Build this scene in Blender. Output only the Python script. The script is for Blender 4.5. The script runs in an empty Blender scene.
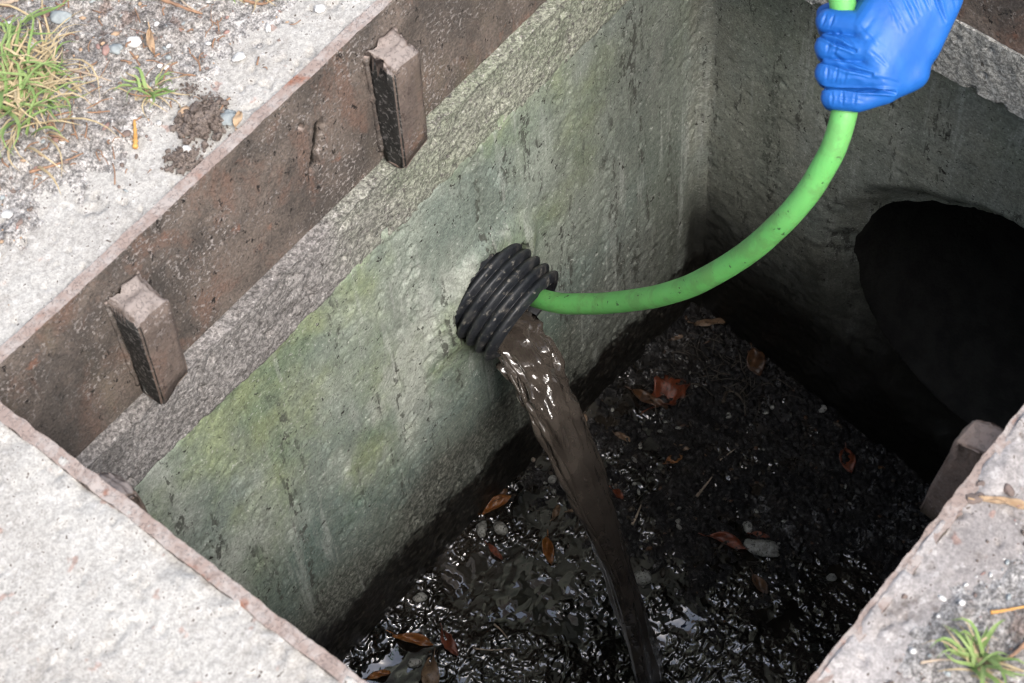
import bpy, bmesh, math, random
import numpy as np
from mathutils import Vector, Matrix

random.seed(7)
S = bpy.context.scene
COL = S.collection

# ------------------------------------------------------------------ camera
RW = np.array([[0.63106467, 0.67087725, -0.38946257],
               [-0.77406182, 0.51168155, -0.37284085],
               [-0.05084964, 0.53675479, 0.84220461]])       # camera axes -> world axes
CAM = np.array([-0.35673391, -0.93295642, 1.4])
FPX = 2085.0
cd = bpy.data.cameras.new('camera')
cam = bpy.data.objects.new('camera', cd)
COL.objects.link(cam)
mw = Matrix.Identity(4)
for i in range(3):
    for j in range(3):
        mw[i][j] = RW[i][j]
    mw[i][3] = CAM[i]
cam.matrix_world = mw
cd.sensor_width = 36.0
cd.lens = FPX / 1024.0 * 36.0
cd.clip_start = 0.05
cd.clip_end = 500
cd.dof.use_dof = True
cd.dof.focus_distance = 2.28
cd.dof.aperture_fstop = 13.0
S.camera = cam

# ------------------------------------------------------------------ light
SUN_DIR = Vector((-0.22, -0.60, 0.77)).normalized()         # towards the sun
SUN_EL = math.asin(SUN_DIR.z)
SUN_AZ = math.atan2(SUN_DIR.x, SUN_DIR.y)
W = bpy.data.worlds.new('World')
S.world = W
W.use_nodes = True
nt = W.node_tree
nt.nodes.clear()
sky = nt.nodes.new('ShaderNodeTexSky')
sky.sky_type = 'NISHITA'
sky.sun_disc = False
sky.sun_elevation = SUN_EL
sky.sun_rotation = SUN_AZ
sky.air_density = 1.0
sky.dust_density = 4.0
sky.ozone_density = 1.0
hs = nt.nodes.new('ShaderNodeHueSaturation')
hs.inputs['Saturation'].default_value = 0.72                # a veiled, milky sky
bg = nt.nodes.new('ShaderNodeBackground')
bg.inputs['Strength'].default_value = 0.13
wo = nt.nodes.new('ShaderNodeOutputWorld')
nt.links.new(sky.outputs[0], hs.inputs['Color'])
nt.links.new(hs.outputs[0], bg.inputs['Color'])
nt.links.new(bg.outputs[0], wo.inputs['Surface'])
sl = bpy.data.lights.new('sun', 'SUN')
sl.energy = 1.3
sl.angle = math.radians(18)
sl.color = (1.0, 0.975, 0.94)
so = bpy.data.objects.new('sun', sl)
COL.objects.link(so)
so.rotation_euler = (-SUN_DIR).to_track_quat('-Z', 'Y').to_euler()

S.view_settings.view_transform = 'Standard'
S.view_settings.look = 'None'
S.view_settings.exposure = 1.15
S.view_settings.gamma = 1.0
S.view_settings.use_curve_mapping = False
S.render.engine = 'CYCLES'
S.cycles.use_denoising = True
S.cycles.filter_width = 1.15
S.cycles.max_bounces = 6
S.cycles.use_adaptive_sampling = True
S.cycles.adaptive_threshold = 0.02
S.cycles.diffuse_bounces = 4
S.cycles.caustics_reflective = False
S.cycles.caustics_refractive = False

# ------------------------------------------------------------------ measuring: the spot on a plane seen at a pixel
def ray(px, py):
    return RW @ np.array([px - 512.0, -(py - 341.5), -FPX])
def at(px, py, z=0.0):
    r = ray(px, py)
    return CAM + r * (z - CAM[2]) / r[2]
def at_y(px, py, y):
    r = ray(px, py)
    return CAM + r * (y - CAM[1]) / r[1]
def at_d(px, py, d):
    return CAM + ray(px, py) / FPX * d

# ------------------------------------------------------------------ noise for shaping meshes
def _hash(ix, iy, seed):
    h = (ix.astype(np.int64) * 374761393 + iy.astype(np.int64) * 668265263 + seed * 1442695041) & 0xFFFFFFFF
    h = ((h ^ (h >> 13)) * 1274126177) & 0xFFFFFFFF
    h = (h ^ (h >> 16)) & 0xFFFFFFFF
    return h / 4294967295.0
def vnoise(u, v, seed=0):
    iu = np.floor(u); iv = np.floor(v)
    fu = u - iu; fv = v - iv
    fu = fu * fu * fu * (fu * (fu * 6 - 15) + 10); fv = fv * fv * fv * (fv * (fv * 6 - 15) + 10)
    a = _hash(iu, iv, seed); b = _hash(iu + 1, iv, seed)
    c = _hash(iu, iv + 1, seed); d = _hash(iu + 1, iv + 1, seed)
    return (a * (1 - fu) + b * fu) * (1 - fv) + (c * (1 - fu) + d * fu) * fv - 0.5
def fbm(u, v, scale, octs=4, seed=0, gain=0.5):
    r = 0; amp = 1.0; s = scale
    for k in range(octs):
        a = 0.6 + k * 0.7
        uu = (u * math.cos(a) - v * math.sin(a)) * s + 17.3 * k
        vv = (u * math.sin(a) + v * math.cos(a)) * s - 9.1 * k
        r = r + amp * vnoise(uu + 500, vv + 500, seed + k * 11)
        amp *= gain; s *= 2.03
    return r
def sstep(a, b, x):
    t = np.clip((x - a) / (b - a), 0, 1)
    return t * t * (3 - 2 * t)

# ------------------------------------------------------------------ object helpers
def link(o, parent=None):
    COL.objects.link(o)
    if parent is not None:
        o.parent = parent
    return o
def mesh_obj(name, verts, faces, mat, parent=None, smooth=True):
    me = bpy.data.meshes.new(name)
    verts = np.asarray(verts, dtype=np.float32).reshape(-1, 3)
    if isinstance(faces, np.ndarray):
        groups = [faces]
        sizes = np.full(len(faces), faces.shape[1], dtype=np.int32); flat = faces.reshape(-1).astype(np.int32)
    else:
        sizes = np.array([len(f) for f in faces], dtype=np.int32); flat = np.concatenate([np.asarray(f, dtype=np.int32) for f in faces])
    starts = np.concatenate([[0], np.cumsum(sizes)[:-1]]).astype(np.int32)
    me.vertices.add(len(verts)); me.vertices.foreach_set('co', verts.reshape(-1))
    me.loops.add(len(flat)); me.loops.foreach_set('vertex_index', flat)
    me.polygons.add(len(sizes)); me.polygons.foreach_set('loop_start', starts); me.polygons.foreach_set('loop_total', sizes)
    me.polygons.foreach_set('use_smooth', np.full(len(sizes), smooth))
    me.update(calc_edges=True)
    me.validate()
    for m in (mat if isinstance(mat, (list, tuple)) else [mat]):
        me.materials.append(m)
    return link(bpy.data.objects.new(name, me), parent)
def empty(name, loc=(0, 0, 0)):
    o = bpy.data.objects.new(name, None)
    o.empty_display_size = 0.05
    o.location = loc
    return link(o)
def keep_place(o, parent):
    o.parent = parent
    o.matrix_parent_inverse = Matrix.Translation(-Vector(parent.location))
def tag(o, label, cat, group=None):
    o['label'] = label
    o['category'] = cat
    if group:
        o['group'] = group
    return o
def structure(o):
    o['kind'] = 'structure'
    return o

def grid_faces(nu, nv, off=0, flip=False):
    i = np.arange(nu - 1)[:, None] * nv + np.arange(nv - 1)[None, :] + off
    f = np.stack([i, i + nv, i + nv + 1, i + 1], -1).reshape(-1, 4)
    return f[:, ::-1] if flip else f
def slab(name, us, vs, fn, back, mat, parent=None, hole=None):
    """A displaced face over the grid us x vs (fn gives the points), closed by sides and a back shifted by `back`."""
    U, V = np.meshgrid(us, vs, indexing='ij')
    P = fn(U, V).reshape(-1, 3)
    nu, nv = len(us), len(vs)
    F = grid_faces(nu, nv)
    if hole is not None:
        cu = (U[:-1, :-1] + U[1:, 1:]) / 2; cv = (V[:-1, :-1] + V[1:, 1:]) / 2
        F = F[~hole(cu, cv).reshape(-1)]
    n0 = len(P)
    i0, j0 = nu // 2, nv // 3
    q = P.reshape(nu, nv, 3)
    flip = np.dot(np.cross(q[i0 + 1, j0] - q[i0, j0], q[i0, j0 + 1] - q[i0, j0]), np.array(back)) > 0
    idx = np.arange(nu * nv).reshape(nu, nv)
    loop = np.concatenate([idx[:, 0], idx[-1, 1:], idx[-2::-1, -1], idx[0, -2:0:-1]])
    B = P[loop] + np.array(back)
    m = len(loop)
    k = np.arange(m)
    sides = np.stack([loop, loop[(k + 1) % m], n0 + (k + 1) % m, n0 + k], -1)
    faces = F.tolist() + sides[:, ::-1].tolist()
    if hole is None:
        faces.append(list(range(n0, n0 + m)))
    o = mesh_obj(name, np.concatenate([P, B]), faces, mat, parent)
    if flip:
        o.data.flip_normals()
    o.data.set_sharp_from_angle(angle=math.radians(65))
    return o
def ramp_axis(fine0, fine1, step, lo, hi, coarse=0.06):
    a = np.arange(fine0, fine1 + step * 0.5, step)
    l = np.linspace(lo, fine0, max(2, int((fine0 - lo) / coarse) + 2))[:-1] if lo < fine0 - 1e-6 else np.array([])
    h = np.linspace(fine1, hi, max(2, int((hi - fine1) / coarse) + 2))[1:] if hi > fine1 + 1e-6 else np.array([])
    a[-1] = fine1
    return np.concatenate([l, a, h])
def catmull(pts, n=12):
    P = [np.array(p, float) for p in pts]
    P = [2 * P[0] - P[1]] + P + [2 * P[-1] - P[-2]]
    out = []
    for i in range(1, len(P) - 2):
        for k in range(n):
            t = k / n
            out.append(0.5 * ((2 * P[i]) + (-P[i - 1] + P[i + 1]) * t + (2 * P[i - 1] - 5 * P[i] + 4 * P[i + 1] - P[i + 2]) * t * t
                              + (-P[i - 1] + 3 * P[i] - 3 * P[i + 1] + P[i + 2]) * t ** 3))
    out.append(P[-2])
    return np.array(out)
def frames(path):
    T = np.gradient(path, axis=0)
    T /= np.linalg.norm(T, axis=1)[:, None]
    n = np.cross(T[0], [0.3, 0.2, 0.9]); n /= np.linalg.norm(n)
    N = []
    for t in T:
        n = n - t * np.dot(n, t); n /= np.linalg.norm(n)
        N.append(n)
    N = np.array(N)
    return T, N, np.cross(T, N)
def tube(path, rad, seg=16, caps=True):
    """Verts and faces of a tube; rad is one number, a list per ring, or a (rings, seg) array."""
    path = np.array(path, float)
    T, N, B = frames(path)
    n = len(path)
    r = np.array(rad, float)
    if r.ndim == 0: r = np.full((n, seg), float(r))
    elif r.ndim == 1: r = np.repeat(r[:, None], seg, 1)
    a = np.arange(seg) * 2 * math.pi / seg
    V = path[:, None, :] + r[:, :, None] * (np.cos(a)[None, :, None] * N[:, None, :] + np.sin(a)[None, :, None] * B[:, None, :])
    F = []
    for i in range(n - 1):
        for j in range(seg):
            j2 = (j + 1) % seg
            F.append((i * seg + j, i * seg + j2, (i + 1) * seg + j2, (i + 1) * seg + j))
    if caps:
        F.append(tuple(range(seg))[::-1]); F.append(tuple(range((n - 1) * seg, n * seg)))
    return V.reshape(-1, 3), F

# ------------------------------------------------------------------ materials
class NT:
    def __init__(s, name):
        s.m = bpy.data.materials.new(name); s.m.use_nodes = True
        s.t = s.m.node_tree; s.t.nodes.clear()
        s.out = s.t.nodes.new('ShaderNodeOutputMaterial')
        s.p = s.t.nodes.new('ShaderNodeBsdfPrincipled')
        s.t.links.new(s.p.outputs[0], s.out.inputs['Surface'])
        tc = s.t.nodes.new('ShaderNodeTexCoord'); g = s.t.nodes.new('ShaderNodeNewGeometry')
        s.pos = g.outputs['Position']; s.nrm = g.outputs['Normal']; s.obj = tc.outputs['Object']
    def put(s, sock, v):
        if hasattr(v, 'is_output'): s.t.links.new(v, sock)
        elif isinstance(v, (tuple, list)) and len(v) == 3 and sock.type == 'RGBA': sock.default_value = (*v, 1)
        else: sock.default_value = v
    def stretch(s, vec, sc, loc=(0, 0, 0)):
        n = s.t.nodes.new('ShaderNodeMapping'); s.put(n.inputs['Vector'], vec)
        n.inputs['Scale'].default_value = sc; n.inputs['Location'].default_value = loc
        return n.outputs[0]
    def noise(s, scale, detail=4, rough=0.55, vec=None, dist=0.0):
        n = s.t.nodes.new('ShaderNodeTexNoise'); s.put(n.inputs['Vector'], vec if vec is not None else s.pos)
        n.inputs['Scale'].default_value = scale; n.inputs['Detail'].default_value = detail
        n.inputs['Roughness'].default_value = rough; n.inputs['Distortion'].default_value = dist
        return n.outputs['Fac']
    def voro(s, scale, vec=None, feature='F1', out='Distance', rnd=1.0):
        n = s.t.nodes.new('ShaderNodeTexVoronoi'); s.put(n.inputs['Vector'], vec if vec is not None else s.pos)
        n.feature = feature; n.inputs['Scale'].default_value = scale; n.inputs['Randomness'].default_value = rnd
        return n.outputs[out]
    def step(s, v, a, b, lo=0.0, hi=1.0):
        n = s.t.nodes.new('ShaderNodeMapRange'); n.interpolation_type = 'SMOOTHSTEP'
        s.put(n.inputs['Value'], v)
        for k, x in zip(('From Min', 'From Max', 'To Min', 'To Max'), (a, b, lo, hi)): s.put(n.inputs[k], x)
        return n.outputs[0]
    def math(s, op, a, b=0.0):
        n = s.t.nodes.new('ShaderNodeMath'); n.operation = op
        s.put(n.inputs[0], a); s.put(n.inputs[1], b)
        return n.outputs[0]
    def mix(s, f, a, b, mode='MIX'):
        n = s.t.nodes.new('ShaderNodeMix'); n.data_type = 'RGBA'; n.blend_type = mode
        s.put(n.inputs[0], f); s.put(n.inputs[6], a); s.put(n.inputs[7], b)
        return n.outputs[2]
    def grain(s, c, scale=300, amt=.5, lo=.36, hi=.64, detail=3):
        """Fine mineral grain: lightens and darkens the colour from speck to speck."""
        f = s.step(s.noise(scale, detail, .75), lo, hi, 1 - amt, 1 + amt)
        n = s.t.nodes.new('ShaderNodeMix'); n.data_type = 'RGBA'; n.blend_type = 'MULTIPLY'
        n.inputs[0].default_value = 1.0
        cb = s.t.nodes.new('ShaderNodeCombineColor')
        for k in range(3): s.t.links.new(f, cb.inputs[k])
        s.put(n.inputs[6], c); s.t.links.new(cb.outputs[0], n.inputs[7])
        return n.outputs[2]
    def axis(s, k, vec=None):
        n = s.t.nodes.new('ShaderNodeSeparateXYZ'); s.put(n.inputs[0], vec if vec is not None else s.pos)
        return n.outputs[k]
    def bump(s, h, dist=0.002, strength=1.0, prev=None):
        n = s.t.nodes.new('ShaderNodeBump'); s.put(n.inputs['Height'], h)
        n.inputs['Distance'].default_value = dist; n.inputs['Strength'].default_value = strength
        if prev is not None: s.t.links.new(prev, n.inputs['Normal'])
        return n.outputs[0]
    def set(s, **k):
        names = dict(color='Base Color', rough='Roughness', metal='Metallic', normal='Normal', spec='Specular IOR Level',
                     ior='IOR', trans='Transmission Weight', coat='Coat Weight', coatr='Coat Roughness',
                     sss='Subsurface Weight', sssr='Subsurface Radius', ssss='Subsurface Scale', sheen='Sheen Weight', alpha='Alpha')
        for a, v in k.items(): s.put(s.p.inputs[names[a]], v)
        return s.m

def m_apron(name, c1, c2, dirt, damt):
    n = NT(name)
    c = n.mix(n.step(n.noise(9, 6, .65), .35, .68), c1, c2)
    c = n.mix(n.math('MULTIPLY', n.step(n.noise(120, 4, .7), .54, .70), .55), c, tuple(x * .66 for x in c2))
    c = n.mix(n.math('MULTIPLY', n.step(n.noise(31, 5, .7), .55, .72), damt), c, dirt)
    c = n.mix(n.math('MULTIPLY', n.step(n.noise(55, 2, .5, n.stretch(n.pos, (1, 1, 1), (3, 8, 1))), .66, .72), .55), c, (.30, .17, .13))
    c = n.mix(n.step(n.noise(260, 2, .5), .66, .72), c, (.09, .075, .065))
    v = n.voro(210, out='Color')
    c = n.mix(n.math('MULTIPLY', n.step(n.axis(0, v), .90, .94), .22), c, (.62, .60, .58))
    c = n.grain(c, 260, .18); c = n.grain(c, 700, .15)
    b = n.bump(n.noise(260, 3, .6), .0006, .7)
    return n.set(color=c, rough=.93, normal=b, spec=.25)
M_APRON = m_apron('pale_concrete', (.415, .402, .375), (.345, .328, .302), (.24, .215, .19), .4)
M_APRON_D = m_apron('dusty_concrete', (.37, .35, .34), (.25, .23, .22), (.13, .11, .098), .9)

def m_soil():
    n = NT('sandy_soil')
    c = n.mix(n.step(n.noise(16, 6, .7), .35, .65), (.345, .322, .298), (.235, .216, .20))
    c = n.mix(n.math('MULTIPLY', n.step(n.noise(70, 5, .75), .54, .68), .7), c, (.11, .094, .082))
    c = n.mix(n.step(n.noise(150, 3, .6, n.stretch(n.pos, (1, 1, 1), (5, 2, 7))), .57, .64), c, (.40, .385, .37))
    c = n.mix(n.math('MULTIPLY', n.step(n.noise(40, 3, .6, n.stretch(n.pos, (1, 1, 1), (1, 9, 3))), .6, .7), .6), c, (.17, .11, .085))
    thin = n.step(n.math('ADD', n.axis(2), n.math('MULTIPLY', n.math('SUBTRACT', n.noise(60, 4, .7), .5), .022)), .008, -.004)
    c = n.mix(n.math('MULTIPLY', thin, .75), c, (.40, .385, .37))          # where it is only a dusting over the concrete
    c = n.grain(c, 200, .45); c = n.grain(c, 520, .4)
    b = n.bump(n.noise(180, 6, .75), .004, .9)
    return n.set(color=c, rough=.96, normal=b, spec=.15)
M_SOIL = m_soil()

def m_steel(name, dust, dusty=(.36, .33, .31), body=(.165, .12, .10)):
    n = NT(name)
    c = n.mix(n.step(n.noise(9, 6, .7), .40, .60), (.155, .125, .105), (.082, .069, .060))
    c = n.mix(n.math('MULTIPLY', n.step(n.noise(17, 5, .7, n.stretch(n.pos, (1, 1, .6), (4, 1, 2)), .6), .50, .64), .6), c, (.165, .10, .075))
    c = n.mix(n.math('MULTIPLY', n.step(n.noise(26, 4, .6, n.stretch(n.pos, (1, 1, 1), (9, 3, 2))), .64, .71), .6), c, (.25, .12, .08))
    c = n.mix(n.math('MULTIPLY', n.step(n.noise(8, 3, .6, n.stretch(n.pos, (1, 1, .4), (1, 3, 9))), .56, .7), .5), c, (.155, .125, .08))
    grit = n.step(n.noise(210, 3, .7), .53, .58)
    zone = n.step(n.noise(8, 5, .75), .44, .60)
    c = n.mix(n.math('MULTIPLY', grit, n.math('ADD', n.math('MULTIPLY', zone, .62), .05)), c, (.40, .36, .335))
    c = n.mix(n.step(n.noise(110, 4, .75, n.stretch(n.pos, (1, 1, .6), (7, 7, 2))), .60, .64), c, (.022, .018, .016))
    c = n.mix(n.math('MULTIPLY', n.step(n.noise(7, 4, .6, n.stretch(n.pos, (1, 1, .5), (2, 2, 11))), .56, .68), .55), c, (.055, .05, .046))
    c = n.mix(n.math('MULTIPLY', n.step(n.axis(1), .005, .008), n.step(n.axis(2), -.02, -.035)), c, (.018, .014, .011))   # earth in the slot, near-black to stand in for the cavity's shade
    c = n.grain(c, 330, .25)
    up = n.math('MULTIPLY', n.step(n.axis(2, n.nrm), .55, .9), n.step(n.axis(2), -.085, -.07))
    edge = n.mix(n.step(n.noise(38, 5, .7), .42, .62), (.30, .235, .205), (.39, .345, .318))
    edge = n.mix(n.step(n.noise(22, 4, .6), .58, .68), edge, (.28, .13, .085))
    edge = n.mix(dust, edge, dusty)
    c = n.mix(n.math('MULTIPLY', up, .92), c, edge)
    if dust: c = n.mix(.4, c, body)
    b = n.bump(n.noise(60, 5, .65), .0016, .6)
    b = n.bump(grit, .0012, .8, b)
    return n.set(color=c, rough=n.step(n.noise(30, 3), .3, .7, .62, .92), normal=b, spec=.3)
M_STEEL = m_steel('rusty_gritty_steel', 0.0)
M_LUG = m_steel('dusty_rusty_steel', 0.8)
M_LUG_R = m_steel('brown_rusty_steel', 0.8, (.36, .28, .225), (.30, .19, .13))

def m_wall():
    """Old basin concrete: grey with algae, long dribbles, a rough coarse foot and a black tide mark above the sludge."""
    n = NT('algae_stained_concrete')
    z = n.axis(2); x = n.axis(0)
    warp = n.math('MULTIPLY', n.math('SUBTRACT', n.noise(5, 5, .65), .5), .34)
    zz = n.math('ADD', z, warp)
    c = n.mix(n.step(n.noise(6, 6, .62), .36, .64), (.275, .305, .258), (.175, .21, .182))
    algae = n.mix(n.step(n.noise(13, 5, .6), .4, .65), (.235, .275, .14), (.145, .195, .115))
    c = n.mix(n.math('MULTIPLY', n.step(n.noise(4.2, 5, .6, n.stretch(n.pos, (1, 1, .7), (2.3, 0, 5.1))), .45, .63), .8), c, algae)
    pale = n.step(n.noise(6.5, 5, .65, n.stretch(n.pos, (1, 1, .45), (7, 1, 1))), .50, .64)
    c = n.mix(n.math('MULTIPLY', pale, .7), c, (.41, .425, .38))
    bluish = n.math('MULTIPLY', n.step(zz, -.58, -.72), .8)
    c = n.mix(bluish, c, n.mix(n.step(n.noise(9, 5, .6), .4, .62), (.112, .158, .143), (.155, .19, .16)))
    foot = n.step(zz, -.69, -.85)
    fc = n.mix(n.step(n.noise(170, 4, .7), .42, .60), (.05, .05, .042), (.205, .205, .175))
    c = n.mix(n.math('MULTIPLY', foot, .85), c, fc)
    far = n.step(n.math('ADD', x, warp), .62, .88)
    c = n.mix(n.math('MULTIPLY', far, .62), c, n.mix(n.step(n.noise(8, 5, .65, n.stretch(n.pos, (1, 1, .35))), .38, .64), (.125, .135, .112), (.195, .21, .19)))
    olive = n.math('MULTIPLY', n.step(x, .955, .975), n.step(n.noise(7, 5, .65), .40, .60))
    c = n.mix(n.math('MULTIPLY', olive, .6), c, (.20, .195, .145))
    c = n.mix(n.math('MULTIPLY', n.step(x, .955, .975), .35), c, (.30, .31, .275))
    vs = n.stretch(n.pos, (1, 1, .10))
    drib = n.step(n.noise(34, 3, .6, vs), .54, .62)
    spots = n.step(n.noise(115, 3, .7, n.stretch(n.pos, (1, 1, .45), (1, 2, 8))), .51, .555)
    c = n.mix(n.math('MULTIPLY', n.math('MULTIPLY', drib, spots), .8), c, (.05, .05, .042))
    c = n.mix(n.math('MULTIPLY', n.step(n.noise(16, 4, .6, n.stretch(n.pos, (1, 1, .12), (3, 5, 1))), .48, .68), .45), c, (.12, .135, .11))
    c = n.mix(n.math('MULTIPLY', n.step(n.noise(52, 3, .6, n.stretch(n.pos, (1, 1, .07), (4, 4, 4))), .58, .70), .4), c, (.42, .435, .40))
    c = n.mix(n.step(n.noise(90, 4, .7), .645, .665), c, (.035, .034, .028))
    c = n.mix(n.math('MULTIPLY', n.step(n.noise(200, 2, .6, n.stretch(n.pos, (1, 1, 1), (6, 2, 8))), .66, .69), .7), c, (.05, .05, .042))
    c = n.mix(n.math('MULTIPLY', n.step(n.noise(240, 2, .6, n.stretch(n.pos, (1, 1, 1), (9, 2, 3))), .64, .68), .45), c, (.52, .52, .48))
    fl = n.math('ADD', n.math('MULTIPLY', n.math('SUBTRACT', x, .27), -.12), -1.0)
    tn = n.math('ADD', n.math('MULTIPLY', n.math('SUBTRACT', n.noise(11, 6, .7), .5), .17), n.math('MULTIPLY', n.math('SUBTRACT', n.noise(75, 5, .75), .5), .10))
    tide = n.step(n.math('ADD', n.math('SUBTRACT', z, fl), tn), .145, .115)
    c = n.mix(tide, c, n.mix(n.step(n.noise(130, 4, .75), .50, .62), (.009, .0085, .0075), (.055, .05, .042)))
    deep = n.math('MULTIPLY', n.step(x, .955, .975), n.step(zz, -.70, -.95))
    c = n.mix(n.math('MULTIPLY', deep, .93), c, (.012, .011, .009))        # near-black towards the foot of the far wall
    c = n.grain(c, 95, .13); c = n.grain(c, 330, .22)
    b = n.bump(n.noise(60, 5, .6), .0005, .5)
    b = n.bump(n.noise(300, 3, .6), .0004, .7, b)
    r = n.mix(tide, n.mix(foot, (.86,) * 3, (.62,) * 3), (.42,) * 3)
    return n.set(color=c, rough=r, normal=b, spec=.35)
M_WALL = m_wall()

def m_mortar(name, c1, c2, dark, green):
    n = NT(name)
    c = n.mix(n.step(n.noise(12, 6, .65), .38, .64), c1, c2)
    x = n.axis(0)
    g = n.step(n.math('ADD', x, n.math('MULTIPLY', n.math('SUBTRACT', n.noise(9, 4, .6), .5), .22)), .36, .50)
    c = n.mix(n.math('MULTIPLY', g, green), c, n.mix(n.step(n.noise(14, 5, .6), .4, .62), (.25, .26, .205), (.205, .225, .165)))
    c = n.mix(n.step(n.noise(170, 4, .7), .52, .68), c, dark)
    c = n.mix(n.math('MULTIPLY', n.step(n.noise(260, 3, .7, n.stretch(n.pos, (1, 1, 1), (3, 3, 3))), .58, .68), .6), c, (.48, .46, .44))
    c = n.mix(n.step(n.noise(60, 4, .7, n.stretch(n.pos, (1, 1, 1), (8, 3, 1))), .66, .72), c, (.05, .045, .04))
    c = n.grain(c, 230, .35, .42, .58); c = n.grain(c, 500, .2)
    b = n.bump(n.noise(200, 4, .7), .0014, .8)
    return n.set(color=c, rough=.92, normal=b, spec=.25)
M_MORTAR = m_mortar('gritty_mortar', (.245, .23, .22), (.18, .168, .16), (.11, .10, .094), .85)
M_MORTAR_B = m_mortar('pale_mortar', (.32, .32, .305), (.24, .238, .222), (.15, .143, .13), 0)

def m_mud():
    n = NT('wet_black_sludge')
    c = n.mix(n.step(n.noise(14, 6, .7), .38, .66), (.009, .0088, .0092), (.020, .0175, .0155))
    c = n.mix(n.math('MULTIPLY', n.step(n.noise(150, 4, .75), .51, .60), .8), c, (.060, .057, .055))
    c = n.mix(n.math('MULTIPLY', n.step(n.noise(48, 5, .7, n.stretch(n.pos, (1, 1, 1), (4, 4, 1))), .58, .70), .5), c, (.045, .033, .024))
    c = n.grain(c, 330, .55)
    film = n.math('MULTIPLY', n.step(n.noise(45, 4, .7, n.stretch(n.pos, (1, 1, 1), (2, 7, 5))), .51, .57), n.step(n.noise(7, 3, .6), .40, .56))
    b = n.bump(n.noise(110, 4, .7), .004, .8)
    b = n.bump(n.noise(420, 3, .7), .0010, .7, b)
    return n.set(color=c, rough=n.step(film, 0.0, 1.0, .62, .07), normal=b, ior=1.5, spec=n.step(film, 0.0, 1.0, .25, 1.0))
M_MUD = m_mud()

def m_water():
    """Thin dirty water: calm dark pools between patches of choppy ripples."""
    n = NT('murky_water')
    chop = n.step(n.noise(10, 4, .65), .46, .60, .07, 1.0)
    w = n.math('MULTIPLY', n.noise(58, 1.2, .45, n.stretch(n.pos, (1, 1.35, 1)), .5), chop)
    b = n.bump(w, .0115, 1.0)
    return n.set(color=n.mix(n.step(n.noise(9, 5, .65), .4, .62), (.013, .011, .009), (.040, .033, .026)), rough=.05, normal=b, ior=1.8, spec=1.0)
M_WATER = m_water()
def m_stream():
    n = NT('brown_running_water')
    b = n.bump(n.noise(60, 3, .6), .004, .35)
    return n.set(color=n.mix(n.step(n.noise(30, 4, .6), .4, .65), (.105, .087, .072), (.066, .054, .045)), rough=.07, trans=.40, ior=1.33, normal=b, spec=.9)
M_STREAM = m_stream()

def m_hose():
    n = NT('green_rubber_hose')
    c = n.mix(n.step(n.noise(20, 4), .4, .65), (.135, .45, .115), (.155, .485, .13))
    low = n.step(n.axis(0), .76, .62)
    c = n.mix(n.math('MULTIPLY', n.math('MULTIPLY', n.step(n.noise(115, 3, .6), .66, .69), low), .8), c, (.03, .055, .025))
    c = n.mix(n.math('MULTIPLY', n.step(n.noise(70, 4, .7, n.stretch(n.pos, (1, 1, 1), (3, 1, 1))), .62, .72), .35), c, (.12, .22, .09))
    c = n.mix(n.math('MULTIPLY', n.math('MULTIPLY', n.step(n.noise(26, 5, .7), .46, .60), n.step(n.axis(0), .74, .60)), .30), c, (.10, .11, .05))
    b = n.bump(n.noise(300, 3, .6), .0006, .5)
    return n.set(color=c, rough=.46, normal=b, spec=.4, sss=.08, ssss=.004)
M_HOSE = m_hose()
def m_pipe():
    n = NT('black_ribbed_plastic')
    c = n.mix(n.step(n.noise(40, 4, .6), .4, .65), (.014, .016, .020), (.022, .024, .028))
    c = n.mix(n.math('MULTIPLY', n.step(n.noise(120, 4, .75), .57, .66), .7), c, (.22, .205, .18))
    c = n.mix(n.math('MULTIPLY', n.step(n.noise(30, 4, .7), .52, .68), .35), c, (.12, .11, .095))
    return n.set(color=c, rough=n.step(n.noise(60, 3), .35, .65, .36, .62), normal=n.bump(n.noise(200, 4, .7), .001, .6), spec=.5)
M_PIPE = m_pipe()
def m_glove():
    n = NT('blue_nitrile')
    c = n.mix(n.step(n.noise(30, 4), .4, .65), (.012, .100, .375), (.016, .118, .42))
    b = n.bump(n.noise(90, 3, .5, None, .8), .002, .15)
    return n.set(color=c, rough=.44, normal=b, spec=.35)
M_GLOVE = m_glove()
def simple(name, c1, c2, scale=60, rough=.7, bd=.001, spec=.4, c3=None):
    n = NT(name)
    c = n.mix(n.step(n.noise(scale, 5, .65), .35, .65), c1, c2)
    if c3: c = n.mix(n.step(n.noise(scale * 3, 4, .7), .53, .62), c, c3)
    return n.set(color=c, rough=rough, normal=n.bump(n.noise(scale * 4, 4, .7), bd, .8), spec=spec)
M_SKIN = simple('skin', (.42, .24, .17), (.47, .28, .2), 90, .5)
M_SLEEVE = simple('navy_cotton', (.022, .03, .055), (.03, .04, .07), 200, .9)
M_DARKCON = simple('black_slime', (.030, .029, .025), (.016, .015, .013), 30, .8, .003)  # the outlet pipe's inner shade is put into this near-black colour
LEAF = dict(
    orange=simple('wet_orange_leaf', (.30, .12, .025), (.19, .065, .015), 70, .28, .001, .6, (.10, .04, .015)),
    red=simple('wet_red_leaf', (.22, .055, .022), (.13, .035, .017), 90, .3, .001, .6, (.06, .025, .016)),
    brown=simple('wet_brown_leaf', (.12, .058, .026), (.07, .035, .019), 70, .3, .001, .6, (.035, .022, .015)),
    tan=simple('soaked_tan_leaf', (.24, .16, .095), (.16, .10, .06), 60, .36, .001, .5, (.08, .05, .03)),
    dry=simple('dry_tan_leaf', (.42, .30, .19), (.32, .215, .13), 60, .8),
)
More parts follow.
